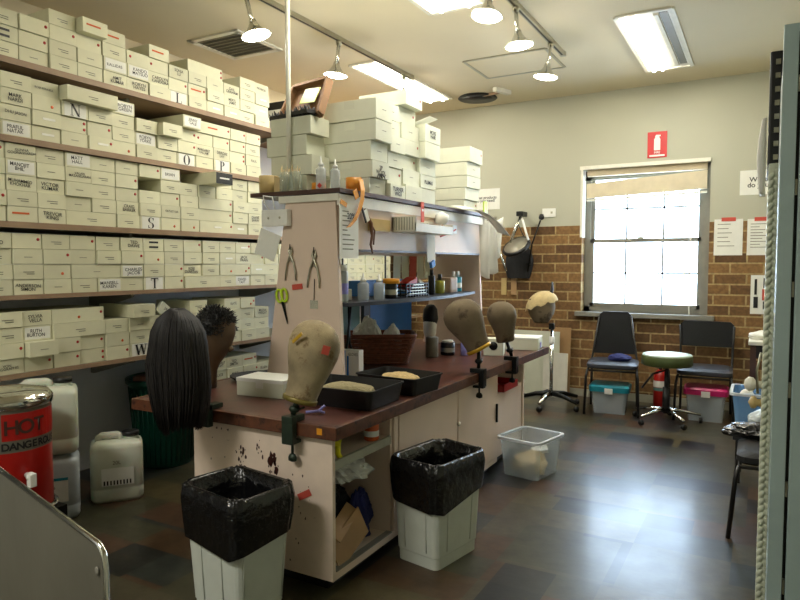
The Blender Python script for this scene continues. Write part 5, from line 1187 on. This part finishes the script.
MB().bb(-.09, .1, -.1325, -.131, .1, .23).build('product_label', 'paper', j); MB().bb(-.09, .1, -.1335, -.1325, .215, .23).build('teal_band', 'teal', j); text('writing', 'Peroxide', .022, 'greyink', j, T(0, -.1345, .18) @ FY)
# red urn
t = thing('drinks_urn', 'red metal urn with chrome lid, white tap and dark lettering', 'urn', (-3.06, 1.74, .0))
MB().bb(-.17, .17, -.17, .17, 0, .20).build('stand_block', 'ironblack', t)
MB().lathe([(.175, .20), (.18, .21), (.18, .51)], n=36, cap1=False).build('lower_body', 'redenamel', t); MB().lathe([(.18, .51), (.18, .70)], n=36, cap0=False, cap1=False).build('upper_body', 'steel', t)
g = MB(); r_ = .1815; rings = []
for z in (.565, .685): rings.append([Vector((r_*math.cos(a), r_*math.sin(a), z)) for a in [Rd(-38+i*8) for i in range(13)]]+[Vector(((r_-.002)*math.cos(a), (r_-.002)*math.sin(a), z)) for a in [Rd(58-i*8) for i in range(13)]])
g.loft(rings, smooth=False); g.build('red_panel', 'redenamel', t)
for i, ch in enumerate('DANGEROUS'):
    a = Rd(-34+i*9.5); text('writing', ch, .045, 'ink', t, T(r_*math.cos(a)*1.006, r_*math.sin(a)*1.006, .537) @ Matrix.Rotation(a, 4, 'Z') @ FX, bold=.03)
for i, ch in enumerate('HOT'):
    a = Rd(-26+i*19); text('writing', ch, .09, 'darkwood', t, T(r_*math.cos(a)*1.006, r_*math.sin(a)*1.006, .62) @ Matrix.Rotation(a, 4, 'Z') @ FX, bold=.02)
MB().lathe([(.182, .70), (.19, .705), (.19, .735), (.17, .76), (.1, .775), (0, .78)], n=36).build('lid', 'chrome', t)
MB().lathe([(.012, 0), (.012, .04), (.02, .042), (.02, .06)], n=12, M4=T(.17*math.cos(Rd(-8)), .17*math.sin(Rd(-8)), .40) @ Matrix.Rotation(Rd(-8), 4, 'Z') @ Matrix.Rotation(Rd(90), 4, 'Y')).box((.225, -.032, .385), (.03, .03, .06), bev=.005).build('tap', 'white', t)
MB().tube([(.182*math.cos(Rd(-108)), .182*math.sin(Rd(-108)), .2), (.182*math.cos(Rd(-108)), .182*math.sin(Rd(-108)), .7)], .006, 6).build('seam', 'ironblack', t)
MB().lathe([(.19, .2), (.2, .205), (.2, .22), (.185, .225)], n=36, cap0=False, cap1=False).build('base_ring', 'chrome', t)
# dark green bin
t = thing('garbage_bin', 'large dark green plastic bin against the left wall', 'bin', (-3.56, 3.08, 0)); t.scale = (.9, .9, 1)
MB().lathe([(.2, 0), (.205, .01), (.25, .55), (.27, .555), (.275, .585), (.262, .59), (.245, .56), (.195, .02), (0, .02)], n=40).build('body', 'green_bin', t); g = MB()
for k in range(36):
    a = 2*PI*k/36; g.tube([(.208*math.cos(a), .208*math.sin(a), .03), (.25*math.cos(a), .25*math.sin(a), .53)], .005, 4)
g.build('ribs', 'green_bin', t); MB().tube([(.02, -.262, .5), (.05, -.285, .45), (.1, -.27, .43), (.13, -.245, .5)], .006, 6).build('wire_handle', 'brushed', t)
t = thing('brown_board', 'brown board lying across the dark green bin', 'board', (-3.44, 2.94, .592)); MB().box((0, 0, .015), (.3, .12, .03), rz=.4).build('board', 'topedge', t)
t = thing('metal_chain', 'thin metal chain hanging at the left edge of bench end', 'chain', (-2.268, 2.16, .642)); g = MB()
for k in range(14): g.lathe([(.003, -.009), (.007, -.004), (.007, .004), (.003, .009)], n=8, c=(-.008, 0, -.03*k*.6), sx=1 if k % 2 else .4, sy=.4 if k % 2 else 1)
g.build('links', 'brushed', t)

# stainless sink end panel, near left
t = thing('steel_panel', 'stainless steel panel with rounded corner in the near left foreground', 'steel panel', (-.87, .635, 0), Rd(-15))
def sp_ring(off, y):
    pts = [(-.75-off, .02), (-.75-off, 1.0), ]
    return pts
P_ = [(-.6, .0), (-.6, .935+.0)]
# outline in local XZ: top edge rises to the left? keep level, rounded right corner
r_ = .03; H_ = .915
out = [(-.6, 0), (.0, 0)]+[(-r_+r_*math.cos(a), H_-r_+r_*math.sin(a)) for a in [Rd(i*15) for i in range(7)]]+[(-.6, H_)]
MB().prism(out, .004).build('sheet', 'steel', t)
pth = [(0, 0, 0)]+[(-r_+r_*math.cos(a), 0, H_-r_+r_*math.sin(a)) for a in [Rd(i*15) for i in range(7)]]+[(-.6, 0, H_)]
MB().tube(pth, .005, 8).build('rolled_edge', 'chrome', t)
MB().lathe([(.003, 0), (.007, 0), (.007, .002), (.003, .002)], n=16, M4=T(-.03, -.001, H_-.045) @ Matrix.Rotation(Rd(90), 4, 'X')).build('rivet', 'winpaint', t)
MB().bb(-.6, -.02, .004, .1, .0, .02, bev=.002).build('foot_flange', 'steel', t)
